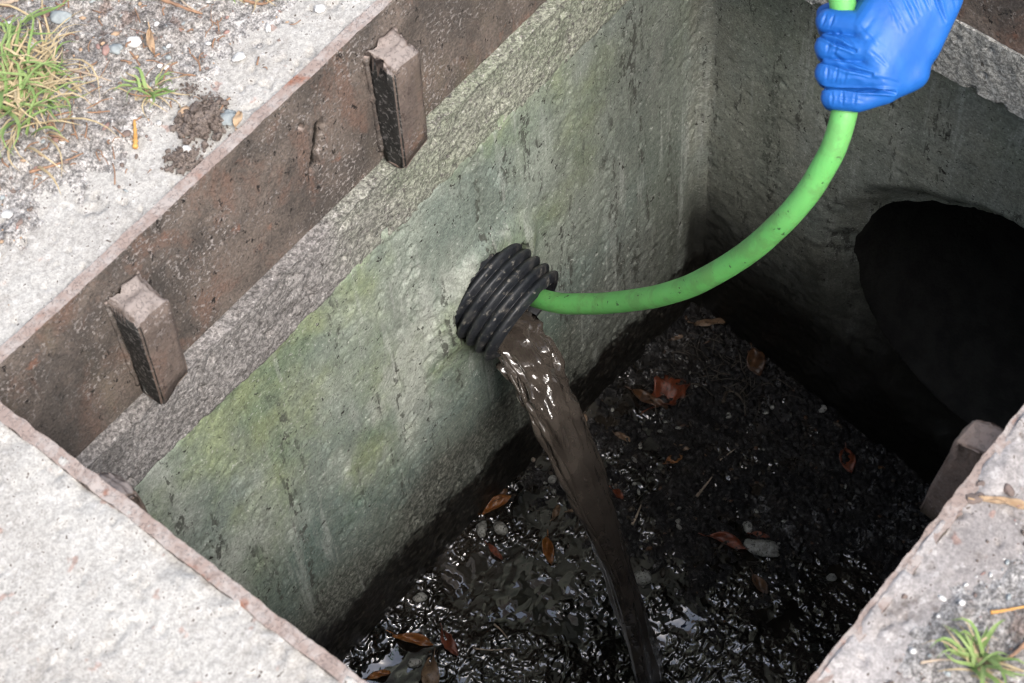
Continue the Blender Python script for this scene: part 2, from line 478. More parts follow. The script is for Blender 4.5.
STONE = dict(
    white=simple('white_stone', (.68, .67, .64), (.52, .51, .49), 80, .85),
    grey=simple('blue_grey_stone', (.33, .36, .36), (.24, .265, .27), 70, .85),
    pink=simple('pinkish_stone', (.33, .21, .18), (.25, .16, .14), 70, .85),
    brown=simple('brown_stone', (.20, .15, .13), (.14, .11, .095), 70, .85),
    pale=simple('wet_pale_stone', (.44, .44, .40), (.22, .215, .19), 110, .45, .002, .5, (.05, .047, .04)),
    tan=simple('tan_stone', (.45, .31, .2), (.36, .25, .17), 70, .85),
)
M_TWIG = simple('dry_twig', (.34, .20, .12), (.22, .135, .09), 110, .8)
M_TWIG_P = simple('bleached_twig', (.46, .37, .28), (.33, .26, .2), 110, .8)
M_TWIG_O = simple('orange_stick', (.62, .34, .10), (.50, .25, .07), 90, .6)
M_TWIG_W = simple('wet_twig', (.10, .08, .06), (.05, .04, .03), 110, .4)
M_GRASS = simple('green_grass', (.15, .235, .065), (.25, .33, .12), 60, .6)
M_GRASS_D = simple('dry_grass', (.48, .39, .24), (.36, .28, .16), 60, .75)
M_CLOD = simple('crumbly_earth', (.15, .118, .10), (.23, .19, .165), 90, .95, .004, .2, (.07, .055, .045))

M_LUG_DARK = simple('black_grimed_steel', (.022, .022, .02), (.035, .033, .03), 70, .7, .002, .3, (.16, .15, .14))

# ------------------------------------------------------------------ the setting: ground and aprons round the pit
LX, WY = 0.938, 0.664            # pit opening: x 0..LX, y 0..-WY
FD = 0.188                       # depth of the steel frame
T = 0.012                        # steel thickness
XW = 0.998                       # plane of the far basin wall

def ring_sheet(name, x0, x1, y0, y1, R_, z, mat):
    v = [(x0, y0, z), (x1, y0, z), (x1, y1, z), (x0, y1, z), (-R_, -R_, z), (R_, -R_, z), (R_, R_, z), (-R_, R_, z)]
    f = [(4, 5, 1, 0), (5, 6, 2, 1), (6, 7, 3, 2), (7, 4, 0, 3)]
    return structure(mesh_obj(name, v, f, mat, None, False))
ring_sheet('ground', -.35, 1.35, -1.02, .42, 60, -.045, M_SOIL)

def apron(name, xs, ys, mat, seed, rough=1.0, lip=None):
    def fn(X, Y):
        Z = -.003 + .0014 * rough * fbm(X, Y, 14, 3, seed) + .0007 * rough * fbm(X, Y, 150, 3, seed + 3)
        pit = fbm(X, Y, 90, 2, seed + 8)
        Z = Z - .0025 * rough * sstep(.36, .46, pit)
        if lip is not None:                                     # worn concrete smeared over the steel edge here and there
            d = lip(X, Y)
            Z = Z + sstep(.05, .004, d) * (.0012 + .0085 * fbm(X, Y, 26, 4, seed + 9, .6)) - .006 * sstep(.003, -.001, d)
            Z = np.minimum(Z, .0035)
        return np.stack([X, Y, Z], -1)
    return structure(slab(name, xs, ys, fn, (0, 0, -.12), mat))
apron('concrete_apron', ramp_axis(-.02, .62, .0026, -.5, 1.5), ramp_axis(T + .001, .33, .0026, T + .001, .5), M_APRON, 1, 1.3)
apron('concrete_apron', ramp_axis(-.2, -.0022, .0026, -.5, -.0022), ramp_axis(-.5, T, .0026, -1.1, T), M_APRON, 21, .8, lambda X, Y: -.0022 - X)
apron('concrete_apron', ramp_axis(.1, .62, .0026, -T, 1.5), ramp_axis(-.88, -WY - .0022, .0026, -1.1, -WY - .0022), M_APRON_D, 41, 1.4, lambda X, Y: -WY - .0022 - Y)
apron('concrete_apron', np.linspace(LX + T + .001, 1.5, 14), np.linspace(-WY - T, T, 20), M_APRON_D, 61, 1.0)

# loose soil lying over the apron, thinning out towards the rim
def soil(name, xs, ys, height):
    X, Y = np.meshgrid(xs, ys, indexing='ij')
    Z = height(X, Y)
    P = np.stack([X, Y, Z], -1).reshape(-1, 3)
    return structure(mesh_obj(name, P, grid_faces(len(xs), len(ys)), M_SOIL))
A0, A1 = at(0, 262)[:2], at(352, 0)[:2]
dv = (A1 - A0) / np.linalg.norm(A1 - A0)
nv_ = np.array([-dv[1], dv[0]])
def h_left(X, Y):
    s = (X - A0[0]) * nv_[0] + (Y - A0[1]) * nv_[1]
    s = np.minimum(s + .055 * fbm(X, Y, 14, 4, 5), Y - .05 + .03 * fbm(X, Y, 25, 3, 6))
    out = np.maximum(np.maximum(-.25 - X, X - 1.2), Y - .62)
    return -.05 * sstep(-.05, .25, out) - .009 + .022 * sstep(-.02, .12, s) + .005 * fbm(X, Y, 55, 4, 9, .6) + .0035 * fbm(X, Y, 230, 2, 13)
soil('soil', ramp_axis(-.02, .62, .0028, -.6, 1.6, .02), ramp_axis(.02, .36, .0028, .02, 1.0, .02), h_left)
G0 = at(1000, 655)[:2]
def h_right(X, Y):
    d = np.hypot((X - G0[0]), (Y - G0[1] + .03))
    return -.011 + .016 * sstep(.16, .02, d + .06 * fbm(X, Y, 16, 4, 25)) + .004 * fbm(X, Y, 60, 4, 29, .6) + .002 * fbm(X, Y, 240, 2, 23)
soil('soil', np.arange(.12, .62, .003), np.arange(-.98, -.70, .003), h_right)

# ------------------------------------------------------------------ concrete catch basin
PIPE_B = at_y(482, 284, 0.0)
PIPE_M = PIPE_B + .062 * np.array([.02, -.965, -.26])
basin = tag(empty('catch_basin', (LX / 2, -WY / 2, -1.3)), 'deep square concrete catch basin with algae stained walls around the dark sludge', 'catch basin')

def pits(u, v, seed, s=75, lo=.30, hi=.42):
    return sstep(lo, hi, fbm(u, v, s, 2, seed))
def wall_left(X, Z):
    foot = sstep(-.70, -.92, Z + .25 * fbm(X, Z, 6, 3, 77))
    y = .005 * fbm(X, Z, 5, 3, 31) + .0003 * fbm(X, Z, 60, 4, 33) + foot * .0018 * fbm(X, Z, 90, 4, 35, .65)
    y = y + .002 * pits(X, Z, 37, 75, .46, .54) + .0012 * pits(X, Z, 39, 150, .42, .50)
    drip = sstep(.16, .3, fbm(X, Z * .12, 40, 2, 45)) * sstep(.05, .25, fbm(X, Z, 110, 2, 46))
    y = y + .002 * drip
    r = np.hypot(X - PIPE_B[0], Z - PIPE_B[2] + .004) + .010 * fbm(X, Z, 30, 3, 41)
    y = y - .009 * sstep(.100, .068, r) + .09 * sstep(.064, .060, r)
    y = y - .010 * sstep(.014, .0, XW - X)
    y = y - .004 * sstep(.012, .0, Z + .30)
    return np.stack([X, y, Z], -1)
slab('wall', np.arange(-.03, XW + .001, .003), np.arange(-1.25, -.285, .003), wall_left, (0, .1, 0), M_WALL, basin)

PC = (-.453, -.785, .226)        # outlet opening: y, z, radius
def out_r(Y, Z):
    return np.hypot(Y - PC[0], Z - PC[1]) + .012 * fbm(Y, Z, 12, 3, 55) + .0025 * fbm(Y, Z, 45, 2, 57)
def wall_far(Y, Z):
    foot = sstep(-.55, -.85, Z + .25 * fbm(Y, Z, 6, 3, 87))
    x = XW + .005 * fbm(Y, Z, 5, 3, 51) + .0009 * fbm(Y, Z, 60, 4, 53) + foot * .0018 * fbm(Y, Z, 80, 4, 56, .65)
    x = x + .0018 * pits(Y, Z, 58, 75, .44, .53) - .010 * sstep(.014, 0, -Y)
    r = out_r(Y, Z)
    x = x + .03 * sstep(PC[2] + .05, PC[2] - .004, r)
    x = x + (LX + .004 - XW) * sstep(-.36, -.262, Z)
    d = np.where(np.abs(r - PC[2]) < .0027, r - PC[2], 0)       # draw the nearest points onto the rim of the opening
    q = np.maximum(np.hypot(Y - PC[0], Z - PC[1]), 1e-4)
    return np.stack([x, Y - d * (Y - PC[0]) / q, Z - d * (Z - PC[1]) / q], -1)
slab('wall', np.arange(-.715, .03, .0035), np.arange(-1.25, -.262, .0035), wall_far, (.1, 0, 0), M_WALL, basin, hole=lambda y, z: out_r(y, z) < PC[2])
def rough_wall(fix, seed):
    def fn(U, Z):
        d = .005 * fbm(U, Z, 5, 3, seed) + .002 * fbm(U, Z, 40, 3, seed + 2)
        return np.stack([U, np.full_like(U, -.70) + d, Z], -1) if fix == 'y' else np.stack([np.full_like(U, -.035) + d, U, Z], -1)
    return fn
slab('wall', np.arange(-.04, 1.02, .012), np.arange(-1.25, -FD + .001, .012), rough_wall('y', 61), (0, -.1, 0), M_WALL, basin)
slab('wall', np.arange(-.71, .02, .012), np.arange(-1.25, -FD + .001, .012), rough_wall('x', 67), (-.1, 0, 0), M_WALL, basin)
# mortar bands just under the steel
def band_left(X, Z):
    low = -.302 + .010 * fbm(X, X * 0, 14, 3, 71)
    y = -.004 + .0022 * fbm(X, Z, 45, 4, 73) + .0018 * fbm(X, Z, 190, 2, 75) + .004 * pits(X, Z, 76, 60, .34, .46)
    y = y - .010 * sstep(-FD - .018, -FD - .002, Z + .006 * fbm(X, Z * 0, 30, 3, 79))
    y = y + .014 * sstep(low + .004, low - .004, Z)
    return np.stack([X, y, Z + .004 * fbm(X, X * 0, 60, 3, 70) * sstep(-.21, -FD, Z)], -1)
slab('mortar_band', np.arange(-.03, LX + .004, .0026), np.arange(-.318, -FD - .0005, .0026), band_left, (0, .06, 0), M_MORTAR, basin)
def band_far(Y, Z):
    x = LX - .003 + .002 * fbm(Y, Z, 45, 4, 83) + .0015 * fbm(Y, Z, 180, 2, 85) + .005 * pits(Y, Z, 86, 60, .30, .42)
    return np.stack([x, Y, Z], -1)
slab('mortar_band', np.arange(-WY - .03, -.004, .003), np.append(np.arange(-.273, -FD - .002, .003), -FD - .001), band_far, (.055, 0, 0), M_MORTAR_B, basin)
# outlet pipe behind the hole
op, n_ = [], 48
prof = [(XW + .03, PC[2] + .012), (XW + .045, PC[2] + .004), (XW + .3, PC[2] + .004), (XW + 1.6, PC[2] + .004)]
vs_, fs_ = [], []
for k, (x, r) in enumerate(prof):
    for j in range(n_):
        a = j * 2 * math.pi / n_
        vs_.append((x, PC[0] + r * math.cos(a), PC[1] + r * math.sin(a)))
for k in range(len(prof) - 1):
    for j in range(n_):
        j2 = (j + 1) % n_
        fs_.append((k * n_ + j, k * n_ + j2, (k + 1) * n_ + j2, (k + 1) * n_ + j))
fs_.append(tuple(range((len(prof) - 1) * n_, len(prof) * n_)))
mesh_obj('outlet_pipe', vs_, fs_, M_DARKCON, basin)
for o in basin.children:
    o.matrix_parent_inverse = Matrix.Translation(-Vector(basin.location))

# ------------------------------------------------------------------ steel frame of the grating
frame = tag(empty('steel_frame', (LX / 2, -WY / 2, -FD)), 'rusty steel grate frame lining the top of the pit with support lugs', 'grate frame')
SL0, SL1 = at_y(319, 121, 0), at_y(314, 171, 0)
def plate_left(X, Z):
    y = .0012 * fbm(X, Z, 12, 3, 101) + .0012 * fbm(X, Z, 90, 4, 103, .6)
    t = np.clip((Z - SL0[2]) / (SL1[2] - SL0[2]), 0, 1)
    dx = X - (SL0[0] + (SL1[0] - SL0[0]) * t)
    w = .0048 + .0014 * t + .003 * fbm(X, Z, 90, 3, 107)
    inside = sstep(w + .0012, w - .0012, np.abs(dx)) * sstep(SL1[2] - .002, SL1[2] + .002, Z) * sstep(SL0[2] + .003, SL0[2] - .001, Z)
    y = y + .0115 * inside
    h = np.hypot((X - at_y(301, 129, 0)[0]) * 1.2, Z - at_y(301, 129, 0)[2]) + .004 * fbm(X, Z, 120, 2, 109)
    y = np.maximum(y, .0113 * sstep(.005, .003, h))
    Zt = np.where(Z > -.003, Z + .002 * fbm(X, X * 0, 40, 4, 111), Z)
    return np.stack([X, y, Zt], -1)
ZP = np.append(np.arange(-FD, -.002, .0022), 0.0)
slab('side_plate', np.arange(0, LX + .001, .0022), ZP, plate_left, (0, T, 0), M_STEEL, frame)
def plate(fix, c, seed):
    def fn(U, Z):
        d = .001 * fbm(U, Z, 12, 3, seed) + .001 * fbm(U, Z, 90, 3, seed + 2)
        Zt = np.where(Z > -.003, Z + .0010 * fbm(U, U * 0, 90, 3, seed + 4), Z)
        d = d + np.where(Z > -.003, .0012 * fbm(U, U * 0, 110, 3, seed + 6), 0)
        return np.stack([U, c + d, Zt], -1) if fix == 'y' else np.stack([c + d, U, Zt], -1)
    return fn
ZC = np.append(np.arange(-FD, -.004, .006), [-.0028, 0.0])
slab('side_plate', np.arange(-WY + .001, -.001, .003), ZC, plate('x', 0.0, 121), (-T, 0, 0), M_STEEL, frame)
slab('side_plate', np.arange(0, LX + .001, .003), ZC, plate('y', -WY, 131), (0, -T, 0), M_STEEL, frame)
slab('side_plate', np.arange(-WY + .001, -.001, .003), ZC, plate('x', LX, 141), (T, 0, 0), M_STEEL, frame)

def lug(x0, x1, pt, pb, zt, zb, side, seed, cut=.012, cap=.006):
    """A welded bracket: block standing off the plate with a domed, dirt-caked top and a cut lower corner."""
    bm = bmesh.new()
    prof = [(0, zt + .012), (pt * .55, zt + .008), (pt, zt), (pb, zb + cut * .3), (pb * .8, zb), (0, zb - .002)]
    rows = []
    for x in (x0, x1):
        zc = cut if x == x1 else 0
        rows.append([bm.verts.new((x, -p, z + (zc if k in (3, 4) else 0) + (-.004 if k < 3 and x == x1 else 0))) for k, (p, z) in enumerate(prof)])
    for k in range(len(prof)):
        k2 = (k + 1) % len(prof)
        bm.faces.new((rows[0][k], rows[0][k2], rows[1][k2], rows[1][k]))
    bm.faces.new(rows[0][::-1]); bm.faces.new(rows[1])
    bmesh.ops.recalc_face_normals(bm, faces=bm.faces)
    bmesh.ops.triangulate(bm, faces=[f for f in bm.faces if len(f.verts) > 4])
    bmesh.ops.subdivide_edges(bm, edges=bm.edges, cuts=5, use_grid_fill=True)
    bmesh.ops.bevel(bm, geom=[e for e in bm.edges if len(e.link_faces) == 2 and e.calc_face_angle(0) > .5], offset=.0022, segments=2, affect='EDGES')
    bm.normal_update()
    P = np.array([v.co for v in bm.verts]); N = np.array([v.normal for v in bm.verts])
    top = sstep(zt - .012, zt + .004, P[:, 2])
    d = .0022 * fbm(P[:, 0] + P[:, 1], P[:, 2], 60, 3, seed) + top * cap * fbm(P[:, 0], P[:, 1] + P[:, 2], 110, 3, seed + 5)
    P = P + N * d[:, None]
    for v, p in zip(bm.verts, P):
        x, y, z = p
        if side == 'left': v.co = (x, y, z)
        elif side == 'right': v.co = (x, -WY - y, z)
        else: v.co = (-y, x, z)                               # near side: x runs along y
    if side != 'left':
        bmesh.ops.recalc_face_normals(bm, faces=bm.faces)
    me = bpy.data.meshes.new('support_lug'); bm.to_mesh(me); bm.free()
    me.polygons.foreach_set('use_smooth', [True] * len(me.polygons))
    me.materials.append(M_LUG_R if side == 'right' else M_LUG); me.materials.append(M_LUG_DARK)
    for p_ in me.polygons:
        if p_.normal.x < -.75 and side == 'left' and p_.center.z < zt - .002: p_.material_index = 1  # near-black side faces on the left lugs, those facing minus x
    o = link(bpy.data.objects.new('support_lug', me), frame)
    for xe, sgn in ((x0, -1), (x1, 1)):                          # weld runs where the bracket meets the plate
        zz_ = np.linspace(zt + .006, zb + .012, 34)
        pth = np.stack([np.full(34, xe + sgn * .0008) + .0012 * fbm(zz_, zz_ * 0, 90, 2, seed), np.full(34, -.0005), zz_], -1)
        if side == 'right': pth[:, 1] = -WY + .0005
        elif side == 'near': pth = np.stack([np.full(34, .0005), pth[:, 0], pth[:, 2]], -1)
        v, f = tube(pth, .0030 * (1 + .12 * np.sin(np.arange(34) * 1.9) + .9 * fbm(zz_, zz_ * 0, 60, 3, seed + 3)), 8)
        w_ = mesh_obj('weld_bead', v, f, M_STEEL, o)
    return o
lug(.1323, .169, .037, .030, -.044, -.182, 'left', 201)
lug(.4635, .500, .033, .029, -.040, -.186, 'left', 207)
lug(.451, .483, .034, .050, -.048, -.182, 'right', 213, .004, .0015)
lug(-.150, -.112, .021, .021, -.042, -.18, 'near', 219)
for o in frame.children:
    o.matrix_parent_inverse = Matrix.Translation(-Vector(frame.location))

# ------------------------------------------------------------------ sludge and water on the bottom
LAND = at(652, 676, -1.035)
def zfloor(X, Y):
    t = np.clip((X - .2) / .8, 0, 1)
    z = -1.0 - .085 * t ** 1.4 - .15 * np.clip(-Y, 0, .5) * sstep(.3, 1.0, X) - .02 * sstep(.05, .35, -Y)
    z = z + .018 * sstep(.06, 0, -Y)
    z = z - .035 * np.exp(-((X - LAND[0]) ** 2 + (Y - LAND[1]) ** 2) / .09 ** 2)
    return z
def wet(X, Y):
    """Where the water stands: the middle and the near right, around and below the stream."""
    near = sstep(.62, .44, X + .16 * fbm(X, Y, 8, 3, 341) + .25 * np.clip(-Y - .3, -.3, .3))
    c2 = np.exp(-(((X - .60) / .15) ** 2 + ((Y + .47) / .14) ** 2))
    return np.clip(near + c2, 0, 1)
def zmud(X, Y):
    w = wet(X, Y)
    z = zfloor(X, Y) + .016 * fbm(X, Y, 9, 4, 301) - .022 * w
    z = z + (.011 - .003 * w) * fbm(X, Y, 48, 4, 305, .65) + .006 * (.6 - np.abs(fbm(X, Y, 110, 3, 309)) * 2) + .004 * fbm(X, Y, 260, 2, 311)
    return z
xs_ = np.arange(.05, XW + .02, .0018); ys_ = np.arange(-.72, .02, .0018)
X_, Y_ = np.meshgrid(xs_, ys_, indexing='ij')
mud = structure(mesh_obj('mud', np.stack([X_, Y_, zmud(X_, Y_)], -1).reshape(-1, 3), grid_faces(len(xs_), len(ys_)), M_MUD))
xs_ = np.arange(-.05, XW + .01, .003); ys_ = np.arange(-.71, .01, .003)
X_, Y_ = np.meshgrid(xs_, ys_, indexing='ij')
rr = np.hypot(X_ - LAND[0], Y_ - LAND[1])
zw = zfloor(X_, Y_) - .0045 + .0011 * np.sin(rr * 260 + 9 * fbm(X_, Y_, 16, 3, 331)) * np.exp(-rr / .12) + .0022 * fbm(X_, Y_, 40, 2, 333, .5) + .006 * np.exp(-(rr / .035) ** 2) * (1 + 1.5 * fbm(X_, Y_, 60, 3, 335))
structure(mesh_obj('water', np.stack([X_, Y_, zw], -1).reshape(-1, 3), grid_faces(len(xs_), len(ys_)), M_WATER))

# loose grit and rotted bits all over the sludge
def bits(name, n, seed, mats, smin, smax, flat, where):
    rng = np.random.default_rng(seed)
    ico = bmesh.new(); bmesh.ops.create_icosphere(ico, subdivisions=1, radius=1)
    bv = np.array([v.co for v in ico.verts]); bf = np.array([[v.index for v in f.verts] for f in ico.faces]); ico.free()
    V, F, MI = [], [], []
    k = 0
    spots = where(rng, n)
    while k < n:
        x, y, z = spots[k]
        s = smin + (smax - smin) * rng.random() ** 3
        sc = np.array([s * (.7 + rng.random() * 1.2), s * (.5 + rng.random() * .6), s * flat * (.5 + rng.random())])
        p = bv * (1 + .35 * (rng.random((len(bv), 1)) - .5)) * sc
        a = rng.random() * 6.28; t = (rng.random() - .5) * 1.1
        ca, sa, ct, st = math.cos(a), math.sin(a), math.cos(t), math.sin(t)
        p = p @ np.array([[1, 0, 0], [0, ct, -st], [0, st, ct]]).T @ np.array([[ca, -sa, 0], [sa, ca, 0], [0, 0, 1]]).T
        V.append(p + np.array([x, y, z + sc[2] * .35])); F.append(bf + k * len(bv)); MI += [int(rng.random() ** 1.6 * len(mats))] * len(bf)
        k += 1
    o = mesh_obj(name, np.concatenate(V), np.concatenate(F), mats)
    o.data.polygons.foreach_set('material_index', MI)
    o['kind'] = 'stuff'
    return o
def on_mud(rng, n):
    x, y = .15 + rng.random(n) * .84, -.01 - rng.random(n) * .64
    return np.stack([x, y, zmud(x, y)], -1)
M_BIT = simple('rotted_bits', (.035, .028, .022), (.06, .048, .036), 90, .35, .001, .6)
bits('grit', 2600, 11, [M_MUD, M_BIT, M_TWIG_W, LEAF['brown'], STONE['pale']], .0012, .0052, .5, on_mud)
def on_soil(rng, n):
    x, y = .02 + rng.random(n * 6) * .6, .03 + rng.random(n * 6) * .34
    z = h_left(x, y)
    k = np.nonzero((z > -.004) | (rng.random(n * 6) < .10))[0][:n]
    return np.stack([x, y, np.maximum(z, -.003)], -1)[k]
bits('gravel', 1100, 13, [STONE['brown'], STONE['tan'], STONE['white'], STONE['grey'], STONE['pink']], .0008, .0034, .7, on_soil)
def on_right(rng, n):
    x, y = .2 + rng.random(n) * .38, -.70 - rng.random(n) * .2
    return np.stack([x, y, np.maximum(h_right(x, y), -.003)], -1)
bits('gravel', 500, 17, [STONE['brown'], M_CLOD, STONE['white'], STONE['grey'], STONE['pink']], .0008, .003, .7, on_right)

# ------------------------------------------------------------------ black ribbed pipe through the left wall
ax = PIPE_M - PIPE_B
ax = ax / np.linalg.norm(ax)
e1 = np.cross(ax, [0, 0, 1.0]); e1 /= np.linalg.norm(e1); e2 = np.cross(ax, e1)
L_OUT = np.linalg.norm(PIPE_M - PIPE_B)
pitch = .0132
prof = []
s0, s1 = -.05, L_OUT + .002
ns = 260
for k in range(ns + 1):
    s = s0 + (s1 - s0) * k / ns
    ph = ((s - s1) / pitch) % 1.0
    ridge = max(0.0, .5 - .5 * math.cos(2 * math.pi * ph)) ** .45
    prof.append((s, .0550 + .0088 * ridge))
prof += [(s1 + .001, .0545), (s1, .0525)]
for k in range(20):
    prof.append((s1 - (s1 - s0) * k / 19 - .001, .0515 + .002 * math.sin(k * 2.5)))
seg = 72
vs_, fs_ = [], []
def pipe_pt(s, r, a):
    oval = 1 + .015 * math.cos(2 * a + .8)
    wob = r
    return PIPE_B + ax * s + wob * oval * (math.cos(a) * e1 + math.sin(a) * e2)
for (s, r) in prof:
    for j in range(seg):
        vs_.append(pipe_pt(s, r, j * 2 * math.pi / seg))
for k in range(len(prof) - 1):
    for j in range(seg):
        j2 = (j + 1) % seg
        fs_.append((k * seg + j, k * seg + j2, (k + 1) * seg + j2, (k + 1) * seg + j))
tag(mesh_obj('corrugated_pipe', vs_, fs_, M_PIPE), 'short black ribbed plastic pipe stub poking out of the green wall', 'pipe')

# ------------------------------------------------------------------ murky water pouring from the pipe
p0 = PIPE_M - ax * .03 + np.array([-.004, 0, -.034])
p1 = np.array(LAND) + np.array([0, 0, -.02])
tt = np.linspace(0, 1, 70)
ctr = p0[None] + (p1 - p0)[None, :] * tt[:, None]
v0 = .10
ctr[:, 2] = p0[2] + (p1[2] - p0[2]) * (v0 * tt + (1 - v0) * tt ** 2)
side = np.array([.93, .36, 0.0]); fw = np.array([-.36, .93, 0.0])
seg = 56
V, F = [], []
for i, t in enumerate(tt):
    hw = .030 - .0070 * float(sstep(.42, .78, np.array(t))) + .003 * math.sin(t * 15) * t + .012 * float(sstep(.88, 1.0, np.array(t)))
    hd = .016 * (1 - t) + .012
    fade = sstep(.55, .1, np.array(t))
    for j in range(seg):
        a = j * 2 * math.pi / seg
        f = 1 + float(.20 * fbm(np.array([a * 1.9 + 3]), np.array([t * 2.2]), 1.6, 3, 401)[0])
        lump = float(.0105 * fbm(np.array([a * 2.6]), np.array([t * 9.0]), 1.5, 3, 403)[0] * (fade + .30))
        r1 = hw * f + lump; r2 = hd * f + lump
        V.append(ctr[i] + side * r1 * math.cos(a) + fw * r2 * math.sin(a) + np.array([0, 0, lump * .6]))
for i in range(len(tt) - 1):
    for j in range(seg):
        j2 = (j + 1) % seg
        F.append((i * seg + j, i * seg + j2, (i + 1) * seg + j2, (i + 1) * seg + j))
F.append(tuple(range(seg))[::-1]); F.append(tuple(range((len(tt) - 1) * seg, len(tt) * seg)))
rng = np.random.default_rng(5)
DV, DF = [], []
for k in range(46):
    t = rng.random() ** .7
    i = int(t * 69); r = .0008 + .0022 * rng.random() ** 3
    off = side * rng.normal() * (.03 + .012 * t) + fw * rng.normal() * .012
    c_ = ctr[i] + off * (1.5 if abs(off @ side) < .03 else 1.0)
    v, f = tube(np.array([c_ + np.array([0, 0, r * q]) for q in (1.7, 1.2, .4, -.4, -.9)]), np.array([.05, .6, 1.0, .8, .1]) * r, 8)
    DF += [tuple(x + len(DV) for x in q) for q in f]; DV += list(v)
st = tag(mesh_obj('water_stream', np.array(V), F, M_STREAM), 'murky brown water pouring from the black pipe into the pit', 'water stream')

for k in range(7):                                              # thin strands torn off the edges of the sheet
    sg = (-1, 1)[k % 2]; ph = rng.random(3) * 6
    i0 = int(4 + rng.random() * 26); i1 = int(min(69, i0 + 16 + rng.random() * 30)); ii = np.arange(i0, i1)
    tq = (ii - i0) / (i1 - i0)
    hw_t = .030 - .0095 * sstep(.42, .78, tt[ii])
    offs = sg * (hw_t + .001 + .0055 * np.sin(tq * math.pi) * (.5 + rng.random())) + .0015 * np.sin(tq * 9 + ph[0])
    pth = ctr[ii] + side[None] * offs[:, None] + fw[None] * (.006 * np.sin(tq * 5 + ph[1]))[:, None]
    v, f = tube(pth, (.0012 + .0022 * np.sin(tq * math.pi)) * (1 + .5 * np.sin(tq * 23 + ph[2])), 8)
    mesh_obj('strand', v, f, M_STREAM, st)
dr = mesh_obj('droplets', np.array(DV), DF, M_STREAM, st); dr['kind'] = 'stuff'
# ------------------------------------------------------------------ green hose
HR = .0115
HAND_D = 1.80
hp = [PIPE_M - ax * .10 + np.array([.012, 0, -.008]), PIPE_M - ax * .03 + np.array([.018, 0, .004])]
for px, py, d in [(552, 302, 2.285), (585, 304, 2.23), (622, 302, 2.165), (662, 295, 2.09), (702, 280, 2.02), (741, 257, 1.955), (776, 229, 1.90),
                  (806, 195, 1.855), (829, 158, 1.825), (843, 118, 1.805), (847, 85, 1.80), (846, 50, 1.795), (843, 10, 1.785), (838, -40, 1.77), (836, -110, 1.74)]:
    hp.append(at_d(px, py, d))
e = hp[-1]
hp += [e + np.array([.10, .06, .14]), e + np.array([.24, .09, .17]), e + np.array([.42, .10, .02]), e + np.array([.56, .10, -.15]), np.array([1.55, e[1] + .12, .014]), np.array([1.9, e[1] + .3, -.03])]
hose_path = catmull(hp, 14)
kk = np.arange(len(hose_path)) / 14.0
hose_path = hose_path + .0012 * np.stack([fbm(kk, kk * 0, .9, 2, 801), fbm(kk, kk * 0, .9, 2, 803), fbm(kk, kk * 0, .9, 2, 805)], -1)
V, F = tube(hose_path, HR, 28)
tag(mesh_obj('garden_hose', V, F, M_HOSE), 'bright green hose curving from the gloved hand into the black pipe', 'hose')

# ------------------------------------------------------------------ gloved hand and arm (hand axes: u right, v up, w towards the viewer, in cm)
O = at_d(845, 60, HAND_D)
def hw_(p):
    return O + RW @ (np.array(p, float) / 100.0)
def cone(bm_v, bm_f, a, b, ra, rb, seg=16):
    a = np.array(a, float); b = np.array(b, float)
    d = b - a; L = np.linalg.norm(d); d /= max(L, 1e-9)
    n = np.cross(d, [.31, .77, .55]); n /= np.linalg.norm(n); m = np.cross(d, n)
    rings = [(-ra * math.cos(q), ra * math.sin(q)) for q in (.25, .6, 1.0, 1.35)] + [(L * k / 4, ra + (rb - ra) * k / 4) for k in range(5)] \
        + [(L + rb * math.cos(q), rb * math.sin(q)) for q in (1.35, 1.0, .6, .25)]
    off = len(bm_v)
    for s, r in rings:
        for j in range(seg):
            an = j * 2 * math.pi / seg
            bm_v.append(a + d * s + r * (math.cos(an) * n + math.sin(an) * m))
    for i in range(len(rings) - 1):
        for j in range(seg):
            j2 = (j + 1) % seg
            bm_f.append((off + i * seg + j, off + i * seg + j2, off + (i + 1) * seg + j2, off + (i + 1) * seg + j))
    bm_f.append(tuple(off + j for j in range(seg))[::-1]); bm_f.append(tuple(off + (len(rings) - 1) * seg + j for j in range(seg)))
person = tag(empty('person', tuple(hw_((7, 7, 1.6)))), 'person reaching in, right hand in a blue glove gripping the green hose', 'person')
V, F = [], []
#         knuckle              middle joint          end joint             tip                  radii
FING = [((1.1, 2.55, 2.8), (-1.70, 3.10, 1.60), (-1.25, 2.9, -1.0), (.2, 3.0, -2.35), (1.20, 1.10, 1.0, .92)),
        ((1.75, .45, 3.05), (-1.80, .85, 1.85), (-1.35, .8, -1.05), (.3, .9, -2.45), (1.22, 1.13, 1.02, .92)),
        ((2.5, -1.5, 2.85), (-1.75, -1.35, 1.70), (-1.3, -1.4, -1.05), (.3, -1.2, -2.35), (1.20, 1.13, 1.0, .9)),
        ((3.1, -2.95, 2.2), (-1.25, -3.35, 1.15), (-.9, -3.4, -1.2), (.4, -3.1, -2.1), (1.15, 1.04, .9, .8))]
WR = [(5.1, 8.3, 1.9), (6.2, 7.5, 2.3), (7.3, 6.6, 2.2), (8.3, 5.7, 1.7)]
for (k, p, d, t, r), w in zip(FING, WR):
    cone(V, F, k, p, r[0], r[1]); cone(V, F, p, d, r[1], r[2]); cone(V, F, d, t, r[2], r[3])
    cone(V, F, k, w, r[0] + .08, 1.45)
for a, b in (((1.5, 1.6, 2.95), (5.6, 7.8, 2.3)), ((2.15, -.5, 3.0), (6.7, 7.0, 2.42)), ((2.85, -2.2, 2.55), (7.7, 6.1, 2.1))):
    cone(V, F, a, b, 1.24, 1.45)
